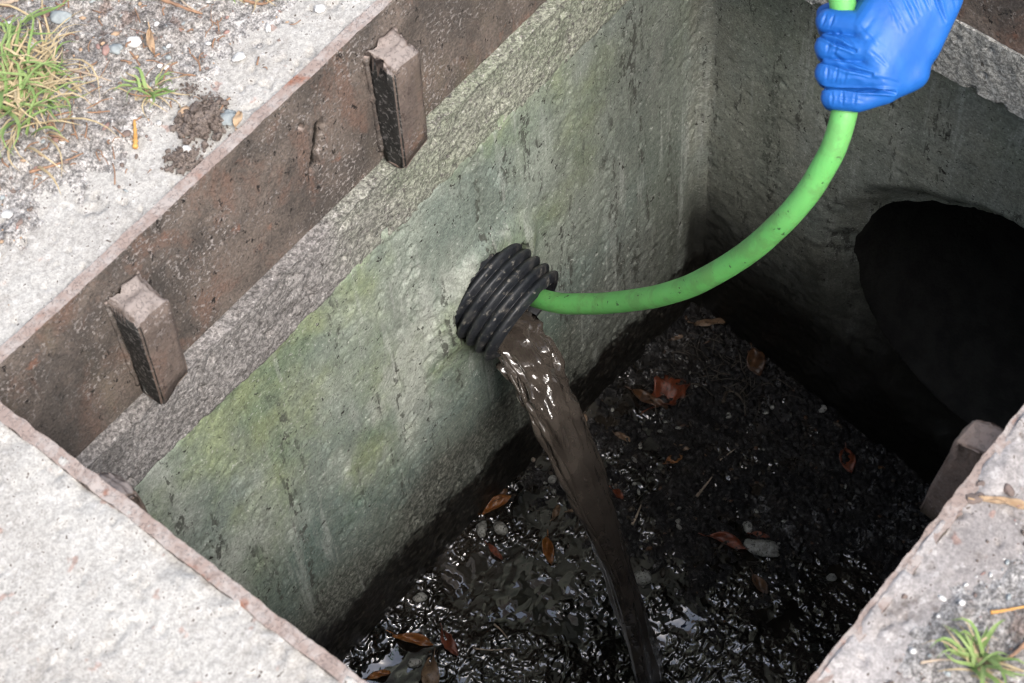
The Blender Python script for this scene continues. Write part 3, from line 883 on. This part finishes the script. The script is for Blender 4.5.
for a, b in (((1.5, 1.6, 2.8), (.5, 1.7, 2.35)), ((2.1, -.5, 2.85), (.8, -.45, 2.4)), ((2.8, -2.2, 2.5), (1.6, -2.35, 2.1))):
    cone(V, F, a, b, 1.05, .6)
cone(V, F, (2.9, -2.85, 1.9), (5.5, -1.2, 1.2), 1.25, 1.7)
cone(V, F, (-1.0, -3.45, 1.35), (.8, -3.68, 1.85), 1.04, 1.06)
cone(V, F, (.8, -3.68, 1.85), (2.8, -3.05, 2.0), 1.06, 1.15)
cone(V, F, (4.2, -2.1, 1.5), (6.4, .9, 1.2), 1.35, 1.65)
cone(V, F, (6.4, .9, 1.2), (8.5, 5.2, 1.6), 1.65, 1.5)
cone(V, F, (2.6, .6, 2.1), (6.6, 6.4, 1.5), 1.7, 1.7)          # body of the palm
cone(V, F, (3.6, -1.4, 1.6), (7.4, 4.6, 1.2), 1.5, 1.7)
cone(V, F, (4.6, -1.3, 1.1), (6.0, 1.1, 1.0), 1.45, 1.75)        # heel of the hand
cone(V, F, (5.9, .9, 1.1), (8.3, 5.0, 1.2), 1.6, 1.5)
cone(V, F, (5.3, 8.0, .9), (3.3, 6.2, -.5), 1.7, 1.45)         # thumb
cone(V, F, (3.3, 6.2, -.5), (.9, 4.9, -2.3), 1.3, 1.1)
cone(V, F, (.9, 4.9, -2.3), (-1.2, 4.4, -2.7), 1.08, .9)
cone(V, F, (1.6, 3.8, 2.0), (3.6, 6.6, .3), 1.2, 1.4)          # web of the thumb
cone(V, F, (6.8, 7.2, 1.9), (10.2, 11.4, 2.4), 2.75, 2.85, 24) # wrist
cone(V, F, (5.9, 7.9, 1.8), (9.4, 12.0, 2.3), 2.2, 2.5, 24)
cone(V, F, (7.9, 6.2, 1.8), (11.0, 10.8, 2.5), 2.0, 2.4, 24)
raw = bpy.data.meshes.new('glove_raw')
raw.from_pydata([tuple(np.array(v)) for v in V], [], F)
tmp = link(bpy.data.objects.new('glove_raw', raw))
rm = tmp.modifiers.new('r', 'REMESH'); rm.mode = 'VOXEL'; rm.voxel_size = .085
sm = tmp.modifiers.new('s', 'SMOOTH'); sm.factor = .5; sm.iterations = 7
me = bpy.data.meshes.new_from_object(tmp.evaluated_get(bpy.context.evaluated_depsgraph_get()))
bpy.data.objects.remove(tmp)
n = len(me.vertices)
co = np.zeros(n * 3); me.vertices.foreach_get('co', co); co = co.reshape(-1, 3)
no = np.zeros(n * 3); me.vertices.foreach_get('normal', no); no = no.reshape(-1, 3)
ed = np.zeros(len(me.edges) * 2, dtype=np.int64); me.edges.foreach_get('vertices', ed); ed = ed.reshape(-1, 2)
deg = np.bincount(ed.reshape(-1), minlength=n).astype(float)
for it in range(90):                                            # the back of the hand is stretched taut, the fingers stay distinct
    acc = np.zeros_like(co)
    for k in range(3):
        acc[:, k] = np.bincount(ed[:, 0], co[ed[:, 1], k], n) + np.bincount(ed[:, 1], co[ed[:, 0], k], n)
    m_ = sstep(1.2, 3.2, co[:, 0] + .35 * co[:, 1] * 0)[:, None]
    co = co + .6 * m_ * (acc / deg[:, None] - co)
def crease(a, b, depth, width, lift=.5):
    """A pulled fold in the thin glove: a groove with a raised lip on either side, following the segment a-b."""
    global co
    a = np.array(a, float); b = np.array(b, float); ab = b - a
    t = np.clip(((co - a) @ ab) / (ab @ ab), 0, 1)
    q = co - (a + t[:, None] * ab)
    d = np.hypot(q[:, 0], q[:, 1]) * (1 + .15 * np.sin(t * 9))
    fr = sstep(-.1, .3, no[:, 2])
    prof_ = -np.exp(-(d / width) ** 2) + lift * np.exp(-((d - 2 * width) / width) ** 2)
    co = co + no * (depth * prof_ * fr * np.sin(np.clip(t * .94 + .03, 0, 1) * math.pi) ** .6)[:, None]
def uv_(px, py): return ((px - 845) / 11.58, (60 - py) / 11.58, 3.0)
for a, b, dp, wd in [((922, -6), (938, 26), .20, .15), ((911, -6), (921, 16), .09, .13), ((893, 2), (907, 30), .08, .13), ((878, 4), (897, 38), .06, .13),
                     ((899, -4), (912, 22), .08, .13), ((945, -4), (950, 14), .10, .14), ((884, 18), (892, 36), .05, .12),
                     ((827, 58), (846, 74), .10, .16), ((833, 36), (848, 56), .10, .15), ((846, 78), (872, 86), .09, .18), ((822, 18), (818, 30), .09, .10),
                     ((829, 20), (825, 32), .08, .10), ((812, 38), (848, 57), .42, .13), ((812, 64), (864, 80), .46, .13), ((814, 90), (888, 97), .48, .13), ((824, 46), (822, 58), .07, .10), ((831, 44), (829, 60), .08, .10), ((823, 70), (822, 84), .07, .10), ((832, 72), (830, 86), .09, .10), ((840, 76), (838, 88), .06, .10), ((828, 95), (828, 107), .07, .10), ((838, 95), (838, 108), .08, .10), ((850, 97), (849, 108), .06, .10), ((852, 34), (868, 52), .06, .12), ((862, 58), (878, 72), .06, .12), ((872, 84), (892, 88), .05, .12), ((846, 96), (874, 92), .10, .15), ((829, 100), (858, 105), .07, .13)]:
    crease(uv_(*a), uv_(*b), dp, wd)
wr = .016 * fbm(co[:, 0] * .8 - co[:, 1] * .5, co[:, 0] * .25 + co[:, 1] * .4 + co[:, 2] * .3, 1.3, 3, 501)
co = co + no * wr[:, None]
wco = O[None] + (co / 100.0) @ RW.T
me.vertices.foreach_set('co', wco.reshape(-1)); me.update()
me.polygons.foreach_set('use_smooth', [True] * len(me.polygons))
me.materials.clear(); me.materials.append(M_GLOVE)
me.name = 'glove'
keep_place(link(bpy.data.objects.new('glove', me)), person)
def limb(name, pts, rad, mat, seg=28):
    V, F = tube(np.array([hw_(p) for p in pts]), np.array(rad) / 100, seg)
    keep_place(mesh_obj(name, V, F, mat), person)
limb('forearm', [(8.6, 9.8, 2.2), (11.5, 13.5, 2.7), (15.5, 18.8, 3.4), (20, 24.8, 4.4)], [2.4, 2.6, 3.1, 3.6], M_SKIN)
limb('sleeve', [(16.0, 19.6, 3.5), (16.1, 19.8, 3.5), (20, 24.8, 4.4), (25, 31.5, 6), (29, 37, 7.5), (31, 45, 8), (31, 58, 6)], [3.9, 4.5, 4.7, 5.2, 5.8, 6.2, 6.8], M_SLEEVE)
pts = [(10.9, 12.3, 2.55), (11.15, 12.6, 2.6)]
limb('glove_cuff', [(9.6, 10.9, 2.35), (10.6, 12.0, 2.5), (11.2, 12.7, 2.6), (11.25, 12.75, 2.6)], [3.1, 3.15, 3.3, 3.0], M_GLOVE)

# ------------------------------------------------------------------ leaves, stones and twigs
def on(surface, px, py):
    z = {'mud': -1.03, 'left': 0.0, 'right': 0.0}[surface]
    for _ in range(6):
        p = at(px, py, z)
        X, Y = np.array([p[0]]), np.array([p[1]])
        if surface == 'mud': z = max(float(zmud(X, Y)[0]), float(zfloor(X, Y)[0]) - .004)
        elif surface == 'left': z = max(-.002, float(h_left(X, Y)[0]))
        else: z = max(-.002, float(h_right(X, Y)[0]))
    return at(px, py, z)
def place(name, co, faces, mat, base, label, cat, group=None, smooth=True):
    o = mesh_obj(name, co, faces, mat, None, smooth)
    o.location = tuple(base)
    return tag(o, label, cat, group)
def leaf(surface, p, q, width, mat, label, curl=.25, bend=.2, lobes=0.0, seed=0, lift=.003, group=None, rag=1.9):
    """A leaf with a raised midrib lying between two picture points; curl rolls its sides up, bend arches it lengthways."""
    a, b = on(surface, *p), on(surface, *q)
    c = (a + b) / 2; d = b - a; L = np.linalg.norm(d); d = d / L
    s = np.cross([0, 0, 1.0], d); s /= np.linalg.norm(s); u = np.cross(d, s)
    nu, nv = 15, 9
    V = []
    rng = np.random.default_rng(seed + 1)
    ph = rng.random(4) * 6
    for i in range(nu):
        t = i / (nu - 1)
        hw = width * L * .5 * (math.sin(math.pi * min(1, t * .96 + .02)) ** .75) * (1 + lobes * math.sin(t * 22 + ph[0]))
        for j in range(nv):
            v = j / (nv - 1) * 2 - 1
            h = curl * hw * v * v + bend * L * (.25 - (t - .5) ** 2) * .6 + rag * .03 * L * math.sin(t * 7 + v * 2.2 + ph[1]) + (rag - 1) * .02 * L * math.sin(t * 15 - v * 5 + ph[3]) - .02 * L * (1 - abs(v)) ** 3
            V.append(d * (t - .5) * L + s * (v * hw + .05 * L * math.sin(t * 3 + ph[2])) + u * (h + lift))
    nn = len(V)
    V += [x - u * .0005 for x in V]
    F = grid_faces(nu, nv).tolist() + grid_faces(nu, nv, nn, True).tolist()
    idx = np.arange(nu * nv).reshape(nu, nv)
    loop = np.concatenate([idx[:, 0], idx[-1, 1:], idx[-2::-1, -1], idx[0, -2:0:-1]]).tolist()
    F += [(loop[k], loop[(k + 1) % len(loop)], loop[(k + 1) % len(loop)] + nn, loop[k] + nn)[::-1] for k in range(len(loop))]
    V, F = list(V), list(F)
    st_, sf = tube(np.array([d * (-.5 - .0 * k) * L - d * L * .07 * k + u * (.002 + .001 * k) for k in range(4)]), .0007, 5)
    o = len(V); V += list(st_); F += [tuple(x + o for x in f) for f in sf]
    return place('fallen_leaf', np.array(V), F, mat, c, label, 'leaf', group)
def stone(surface, px, py, w, h, mat, label, seed, name='pebble', flat=.6, rot=0.0, rough=.22, sub=3, cat='pebble', group=None):
    """An uneven pebble; w and h are its size in the picture in pixels, rot its turn in the ground plane."""
    p = on(surface, px, py)
    ppm = FPX / np.linalg.norm(p - CAM)
    bm = bmesh.new(); bmesh.ops.create_icosphere(bm, subdivisions=sub, radius=1)
    P = np.array([v.co for v in bm.verts]); F = [[v.index for v in f.verts] for f in bm.faces]; bm.free()
    r = 1 + rough * 2.4 * fbm(P[:, 0] + seed * 3.1 + P[:, 2] * .6, P[:, 1] - P[:, 2] * .8, 1.3, 4, 600 + seed, .6)
    if surface == 'left': w, h = w * .85, h * .85
    P = P * r[:, None] * np.array([w / ppm / 2, h / ppm / 2, min(w, h) / ppm / 2 * flat])
    ca, sa = math.cos(rot), math.sin(rot)
    P = P @ np.array([[ca, -sa, 0], [sa, ca, 0], [0, 0, 1]]).T
    # turn so that the first axis runs across the picture
    r1 = np.array([RW[0][0], RW[1][0], 0]); r1 /= np.linalg.norm(r1); r2 = np.array([-r1[1], r1[0], 0])
    P = np.stack([P[:, 0] * r1[0] + P[:, 1] * r2[0], P[:, 0] * r1[1] + P[:, 1] * r2[1], P[:, 2]], -1)
    return place(name, P, F, mat, p + np.array([0, 0, min(w, h) / ppm / 2 * flat * .55]), label, cat, group)
def twig(surface, pix, rad, mat, label, name='twig', lift=.002, cat='twig', group=None):
    P = [on(surface, *q) for q in pix]
    base = P[len(P) // 2]
    path = catmull([p - base + np.array([0, 0, lift + rad * .5]) for p in P], 6)
    k = np.linspace(0, 1, len(path))
    V, F = tube(path, rad * (1 - .55 * k) * (1 + .25 * np.sin(k * 31)), 7)
    return place(name, V, F, mat, base, label, cat, group)

# on the sludge
leaf('mud', (481, 514), (512, 498), .34, LEAF['orange'], 'bright orange leaf at the foot of the green wall left of the stream', .5, .25, 0, 1, .003)
leaf('mud', (484, 503), (508, 491), .50, LEAF['brown'], 'dark brown leaf tucked behind the bright orange leaf by the wall', .4, .3, 0, 2, .002)
leaf('mud', (650, 409), (690, 385), .62, LEAF['red'], 'large crumpled rust red leaf in the far corner of the sludge', .55, .35, .22, 3, .003, None, 3.0)
leaf('mud', (632, 391), (668, 408), .30, LEAF['brown'], 'curled brown leaf under the edge of the rust red leaf', .5, .3, .06, 4, .001)
leaf('mud', (752, 350), (760, 377), .62, LEAF['brown'], 'broad brown leaf against the far wall of the pit', .4, .3, 0, 5, .005)
leaf('mud', (693, 324), (725, 326), .24, LEAF['tan'], 'narrow tan leaf lying in the far corner of the pit', .5, .2, 0, 6, .005)
leaf('mud', (671, 341), (683, 337), .45, LEAF['tan'], 'small ochre leaf below the hose near the far corner', .3, .2, 0, 7, .003)
leaf('mud', (846, 449), (850, 474), .55, LEAF['red'], 'reddish brown leaf alone on the dark right side of the sludge', .5, .4, 0, 8, .003)
leaf('mud', (393, 634), (432, 647), .28, LEAF['orange'], 'long orange brown leaf near the front edge of the sludge', .45, .2, 0, 9, .002)
leaf('mud', (443, 630), (457, 657), .36, LEAF['red'], 'russet leaf half sunk in water beside the long orange brown leaf', .5, .3, .08, 10, .001)
leaf('mud', (368, 680), (390, 672), .36, LEAF['orange'], 'small orange leaf beside the near concrete edge', .4, .2, 0, 11, .002)
leaf('mud', (434, 658), (427, 700), .40, LEAF['tan'], 'pale tan leaf cut by the bottom edge of the picture', .35, .25, 0, 12, .003)
leaf('mud', (548, 537), (550, 565), .36, LEAF['orange'], 'upright amber leaf standing in the puddle left of the stream', .5, .3, 0, 13, .002)
leaf('mud', (487, 545), (503, 559), .32, LEAF['red'], 'little red brown leaf in wet grit under the bright orange leaf', .4, .3, 0, 14, .001)
leaf('mud', (706, 537), (748, 549), .28, LEAF['red'], 'dark red leaf left of the pale lump of mortar', .4, .25, 0, 15, .001)
leaf('mud', (753, 574), (768, 594), .45, LEAF['brown'], 'dark brown leaf in the puddle below the pale lump of mortar', .3, .2, 0, 16, .001)
leaf('mud', (666, 464), (682, 456), .50, LEAF['orange'], 'small orange leaf scrap in the middle of the sludge', .4, .2, .1, 17, .001)
leaf('mud', (614, 434), (630, 441), .42, LEAF['tan'], 'tiny pinkish tan leaf scrap right of the falling water', .4, .2, .1, 18, .001)
leaf('mud', (612, 490), (624, 500), .42, LEAF['red'], 'red leaf scrap touching the right side of the stream', .4, .2, .05, 19, .001)
leaf('mud', (552, 520), (560, 505), .36, LEAF['tan'], 'curled beige leaf between the bright orange leaf and the stream', .6, .3, 0, 20, .001)
leaf('mud', (568, 512), (585, 504), .55, LEAF['tan'], 'pinkish beige leaf touching the left side of the stream', .3, .2, .05, 21, .001)
leaf('mud', (751, 535), (770, 538), .30, LEAF['red'], 'thin dark red leaf lying on the pale lump of mortar', .3, .2, 0, 22, .003)
leaf('mud', (676, 446), (690, 449), .4, LEAF['tan'], 'pale pinkish leaf scrap just above the small orange scrap', .3, .2, .1, 23, .001)

stone('mud', 765, 549, 34, 17, STONE['pale'], 'pale lump of mortar on the right half of the sludge', 1, 'mortar_lump', .6, -.25, .3, 3, 'mortar')
stone('mud', 748, 528, 10, 13, STONE['pale'], 'grey pebble above the pale lump of mortar', 2, rot=.2)
stone('mud', 642, 579, 16, 14, STONE['pale'], 'round grey pebble just right of the lower stream', 3)
stone('mud', 822, 410, 8, 9, STONE['pale'], 'white pebble on the far right edge of the sludge', 4)
stone('mud', 832, 578, 9, 8, STONE['pale'], 'small white pebble in the puddle near the right rim', 5)
stone('mud', 482, 529, 10, 17, STONE['pale'], 'upright pale green pebble under the bright orange leaf', 6)
stone('mud', 501, 530, 15, 14, STONE['pale'], 'whitish pebble right of the upright pale green pebble', 7)
stone('mud', 420, 598, 13, 9, STONE['pale'], 'pale pebble in the shiny grit at the front left', 8)
stone('mud', 415, 663, 14, 10, STONE['pale'], 'mottled pebble below the long orange brown leaf', 9)
stone('mud', 728, 416, 6, 7, STONE['pale'], 'tiny white pebble in the middle of the far sludge', 10)
stone('mud', 552, 480, 11, 9, STONE['pale'], 'white pebble at the left edge of the stream', 11)
stone('mud', 590, 527, 9, 8, STONE['tan'], 'tan pebble close to the left side of the stream', 12)
stone('mud', 583, 420, 8, 12, STONE['tan'], 'tan pebble at the wall foot right of the upper stream', 13)
twig('mud', [(697, 497), (705, 487), (712, 478)], .0022, M_TWIG_P, 'short pale twig slanting across the middle of the sludge')
twig('mud', [(720, 461), (728, 455), (735, 450)], .0011, M_TWIG_P, 'thin pale stalk above the short pale twig')
twig('mud', [(473, 649), (492, 651), (511, 649)], .0012, M_TWIG_P, 'thin straight stem floating right of the russet leaf')
twig('mud', [(494, 625), (502, 632), (508, 640)], .0014, M_TWIG_P, 'short bent pale twig in the front puddle')
twig('mud', [(632, 526), (637, 516), (641, 506)], .0022, M_TWIG_P, 'pale stick right of the middle of the stream')
twig('mud', [(723, 404), (727, 393), (738, 396), (746, 408)], .0028, M_TWIG_W, 'hooked wet root sticking out near the far wall')
# matted rootlets in the far corner
rng = np.random.default_rng(77)
V, F = [], []
for k in range(150):
    px, py = 640 + rng.random() * 140, 312 + rng.random() * 90
    if px > 735 + (py - 330) * 1.1 or (px - 690) + (py - 322) * 1.03 < 4: continue
    a = on('mud', px, py); ang = rng.random() * 6.28; L = .012 + rng.random() * .03
    mid = a + np.array([math.cos(ang) * L * .5, math.sin(ang) * L * .5, .004 + rng.random() * .006]) + (rng.random(3) - .5) * .008
    b = a + np.array([math.cos(ang) * L, math.sin(ang) * L, .0])
    if b[0] > XW - .015 or b[1] > -.012: continue
    v, f = tube(catmull([a, mid, b], 5), .0004 + rng.random() * .0006, 5)
    F += [tuple(i + len(V) for i in q) for q in f]; V += list(v)
M_ROOT = simple('wet_rootlets', (.10, .085, .068), (.05, .042, .034), 110, .5)
o = mesh_obj('rootlets', np.array(V), F, M_ROOT); o['kind'] = 'stuff'; o['label'] = 'mat of fine wet rootlets in the far corner'

def clod(surface, px, py, w, h, label, seed, n):
    """A crumbled heap of earth: many broken crumbs in one lump."""
    rng = np.random.default_rng(seed)
    p = on(surface, px, py); ppm = FPX / np.linalg.norm(p - CAM)
    bm = bmesh.new(); bmesh.ops.create_icosphere(bm, subdivisions=1, radius=1)
    bv = np.array([v.co for v in bm.verts]); bf = np.array([[v.index for v in f.verts] for f in bm.faces]); bm.free()
    r1 = np.array([RW[0][0], RW[1][0], 0]); r1 /= np.linalg.norm(r1); r2 = np.array([-r1[1], r1[0], 0])
    V, F = [], []
    for k in range(n):
        a, q = rng.random() * 6.28, rng.random() ** .6 * (1 + .30 * rng.normal())
        s_ = min(w, h) / ppm * (.02 + .10 * rng.random() ** 3)
        c = (r1 * math.cos(a) * w + r2 * math.sin(a) * h * 1.2) * q / ppm / 2 + np.array([0, 0, min(w, h) / ppm * .30 * max(0, 1 - q * q) * rng.random() + s_ * .4])
        if p[1] + c[1] < T: c[1] = T - p[1] + .003
        V.append(bv * (1 + .6 * (rng.random((len(bv), 1)) - .5)) * s_ * (.5 + 1.0 * rng.random(3)) + c); F.append(bf + k * len(bv))
    return place('earth_clod', np.concatenate(V), np.concatenate(F), M_CLOD, p, label, 'earth clod', None, False)
# on the far left ground
L = 'left'
stone(L, 116, 50, 19, 16, STONE['grey'], 'blue grey stone right of the big grass tuft', 21)
stone(L, 106, 51, 9, 15, STONE['pink'], 'small reddish stone touching the blue grey stone', 22)
stone(L, 134, 43, 18, 15, STONE['white'], 'round white stone beside the blue grey stone', 23)
stone(L, 239, 58, 17, 11, STONE['white'], 'flat white stone on the bare concrete near the rim', 24, rot=.7)
stone(L, 157, 25, 8, 7, STONE['white'], 'small white pebble above the white shell sliver', 25)
stone(L, 160, 66, 6, 6, STONE['white'], 'left one of two tiny white pebbles above the small grass tuft', 26)
stone(L, 167, 68, 7, 6, STONE['white'], 'right one of two tiny white pebbles above the small grass tuft', 27)
stone(L, 46, 14, 13, 12, STONE['pink'], 'reddish brown stone at the top left', 28)
stone(L, 61, 19, 24, 18, STONE['grey'], 'pale bluish stone right of the reddish brown stone', 29)
stone(L, 32, 46, 13, 15, STONE['white'], 'white stone at the upper edge of the big grass tuft', 30)
stone(L, 9, 23, 9, 5, STONE['white'], 'flat white chip in the top left corner', 31)
stone(L, 47, 51, 7, 7, STONE['white'], 'little white pebble inside the big grass tuft', 32)
stone(L, 187, 151, 14, 11, STONE['white'], 'white crumb of concrete on the earth clod by the rim', 33, flat=.8)
stone(L, 185, 113, 15, 15, STONE['tan'], 'tan orange stone above the earth clod', 34)
stone(L, 228, 119, 22, 22, STONE['grey'], 'flat grey chip of concrete between earth clod and rim', 35, flat=.3)
stone(L, 320, 10, 14, 12, STONE['white'], 'white stone at the top edge near the rim', 36)
stone(L, 268, 28, 6, 13, STONE['white'], 'thin upright white chip below the top edge', 37, rot=.1)
stone(L, 8, 215, 14, 10, STONE['white'], 'whitish stone at the left edge on the concrete', 38, flat=.5)
stone(L, 20, 223, 6, 11, STONE['brown'], 'dark splinter of stone at the left edge on the concrete', 39, rot=-.6)
stone(L, 127, 134, 10, 9, STONE['brown'], 'brownish stone left of the yellow orange stick', 40)
clod(L, 190, 90, 26, 14, 'dark crumb of earth right of the small grass tuft', 1, 160)
clod(L, 202, 122, 40, 38, 'brown crumbly clod of earth piled against the rim', 2, 900)
clod(L, 184, 160, 34, 24, 'lower brown clod of earth right on the rim edge', 3, 500)
clod(L, 214, 97, 16, 10, 'small dark crumb of earth above the crumbly clod', 4, 90)
leaf(L, (150, 30), (155, 56), .26, LEAF['dry'], 'pale dry leaf sliver right of the round white stone', .4, .3, 0, 51, .003)
leaf(L, (237, 130), (240, 114), .45, LEAF['dry'], 'tiny dry leaf caught between the earth clod and the rim', .5, .3, 0, 52, .004)
twig(L, [(136, 150), (136, 137), (135, 122)], .0024, M_TWIG_O, 'yellow orange stick upright on the pale concrete', 'stick', cat='stick')
twig(L, [(150, -4), (172, 5), (190, 12), (203, 16)], .0022, M_TWIG, 'reddish brown twig crossing the top edge')
twig(L, [(178, -3), (186, 6), (199, 14)], .0012, M_TWIG_P, 'pale twig beside the reddish brown twig at the top edge')
twig(L, [(30, 174), (58, 166), (84, 155)], .0015, M_TWIG, 'long thin brown twig below the big grass tuft')
twig(L, [(68, 71), (90, 76), (112, 83)], .0014, M_TWIG_P, 'pale twig right of the big grass tuft')
twig(L, [(48, 128), (52, 124), (58, 132)], .0012, M_TWIG, 'short brown twig end under the big grass tuft')
twig(L, [(-4, 7), (12, 4), (28, -2)], .0032, M_TWIG_P, 'thick bleached stick in the top left corner', 'stick', cat='stick')
twig(L, [(244, 2), (262, 6), (276, 1)], .0016, M_TWIG, 'brown curved twig at the top edge')
# on the right apron
R_ = 'right'
stone(R_, 985, 484, 17, 9, STONE['brown'], 'brown pebble nearest the lug on the right rim', 61)
stone(R_, 975, 499, 16, 11, STONE['brown'], 'dark brown pebble at the stem of the dry leaf', 62)
stone(R_, 1009, 491, 10, 16, STONE['brown'], 'upright oval brown pebble above the dry leaf', 63, rot=.35)
stone(R_, 958, 514, 7, 6, STONE['brown'], 'small round brown pebble on the right rim concrete', 64)
stone(R_, 962, 603, 6, 6, STONE['white'], 'tiny white pebble above the right grass tuft', 65)
stone(R_, 904, 597, 6, 5, STONE['brown'], 'tiny dark pebble left of the right grass tuft', 66)
leaf(R_, (978, 502), (1030, 507), .20, LEAF['dry'], 'dry tan leaf on the right concrete', .35, .12, 0, 71, .003)
twig(R_, [(990, 614), (1004, 612), (1030, 607)], .0016, M_TWIG_O, 'orange brown stalk above the right grass tuft')
twig(R_, [(1030, 640), (1014, 655), (1000, 664)], .0020, M_TWIG, 'brown twig at the right edge beside the grass tuft')
twig(R_, [(920, 664), (940, 661), (957, 662)], .0012, M_TWIG_P, 'pale dry straw left of the right grass tuft')

# ------------------------------------------------------------------ grass
def blade(V, F, base, tip, droop, w):
    base = np.array(base); tip = np.array(tip)
    d = tip - base; L = np.linalg.norm(d)
    s = np.cross(d, [0, 0, 1.0]); s /= max(1e-6, np.linalg.norm(s))
    o = len(V); n = 7; kink = .35 * math.sin(o * 1.7)
    for i in range(n):
        t = i / (n - 1)
        c = base + d * t + np.array([0, 0, droop * L * 4 * t * (1 - t)]) + s * (kink * L * math.sin(t * 3.1)) * t
        k = w * (1 - t ** 2.2) * .5 + .00012
        fold = np.array([0, 0, -k * .5])
        V += [c - s * k, c + fold, c + s * k]
    for i in range(n - 1):
        a = o + i * 3
        F += [(a, a + 1, a + 4, a + 3), (a + 1, a + 2, a + 5, a + 4)]
def tuft(surface, centre, spread, n_green, n_dry, lmin, lmax, label, seed, heads=None, wid=.0028):
    rng = np.random.default_rng(seed)
    b0 = on(surface, *centre)
    t = tag(empty('grass_tuft', tuple(b0)), label, 'grass')
    for name, n, m in (('green_blades', n_green, M_GRASS), ('dry_blades', n_dry, M_GRASS_D)):
        V, F = [], []
        for k in range(n):
            px, py = centre[0] + rng.normal() * spread[0], centre[1] + rng.normal() * spread[1]
            b = on(surface, px, py) - b0
            L = lmin + (lmax - lmin) * rng.random()
            a = rng.random() * 6.28 if heads is None else heads[0] + rng.normal() * heads[1]
            el = (.12 + .6 * rng.random()) if name[0] == 'g' else (.02 + .25 * rng.random())
            tip = b + L * np.array([math.cos(a) * math.cos(el), math.sin(a) * math.cos(el), math.sin(el)])
            blade(V, F, b - np.array([0, 0, .002]), tip, .08 + .22 * rng.random(), wid * (.6 + .7 * rng.random()) * (1 if name[0] == 'g' else .6))
        mesh_obj(name, np.array(V), F, m, t)
    return t
tuft('left', (20, 88), (21, 25), 80, 150, .025, .07, 'big green grass tuft at the left edge', 5, wid=.0036)
tuft('left', (148, 92), (7, 4), 14, 22, .018, .036, 'small yellowing grass tuft on the soil', 6)
tuft('right', (978, 662), (7, 7), 24, 16, .02, .042, 'grass tuft at the bottom right corner', 7, wid=.0034)
tuft('left', (248, -6), (10, 4), 8, 16, .015, .032, 'sparse dry grass tuft at the top edge', 8)
# fine dry litter on the soil
rng = np.random.default_rng(99)
V, F = [], []
for k in range(260):
    px, py = rng.random() * 330, rng.random() * 190
    p = at(px, py, 0)
    h = float(h_left(np.array([p[0]]), np.array([p[1]]))[0])
    if h < 0 and rng.random() < .85: continue
    a = on('left', px, py); an = rng.random() * 6.28; l = .005 + .018 * rng.random() ** 2
    b = a + np.array([math.cos(an) * l, math.sin(an) * l, .002]); m_ = (a + b) / 2 + (rng.random(3) - .5) * .004
    if min(a[1], b[1]) < .02: continue
    v, f = tube(catmull([a + [0, 0, .001], m_ + [0, 0, .002], b], 3), .0003 + .0006 * rng.random(), 5)
    F += [tuple(i + len(V) for i in q) for q in f]; V += list(v)
o = mesh_obj('litter', np.array(V), F, M_TWIG); o['kind'] = 'stuff'; o['label'] = 'fine dry litter scattered on the soil'
for o in S.objects:
    if o.parent is None and o.get('kind') == 'stuff' and not o.get('label'):
        o['label'] = 'wet grit and rotted bits over the sludge' if o.name.startswith('grit') else 'fine gravel strewn over the soil'
    if o.parent is None and o.get('kind') == 'stuff':
        o['category'] = {'gri': 'grit', 'gra': 'gravel', 'roo': 'rootlets', 'lit': 'litter'}[o.name[:3]]
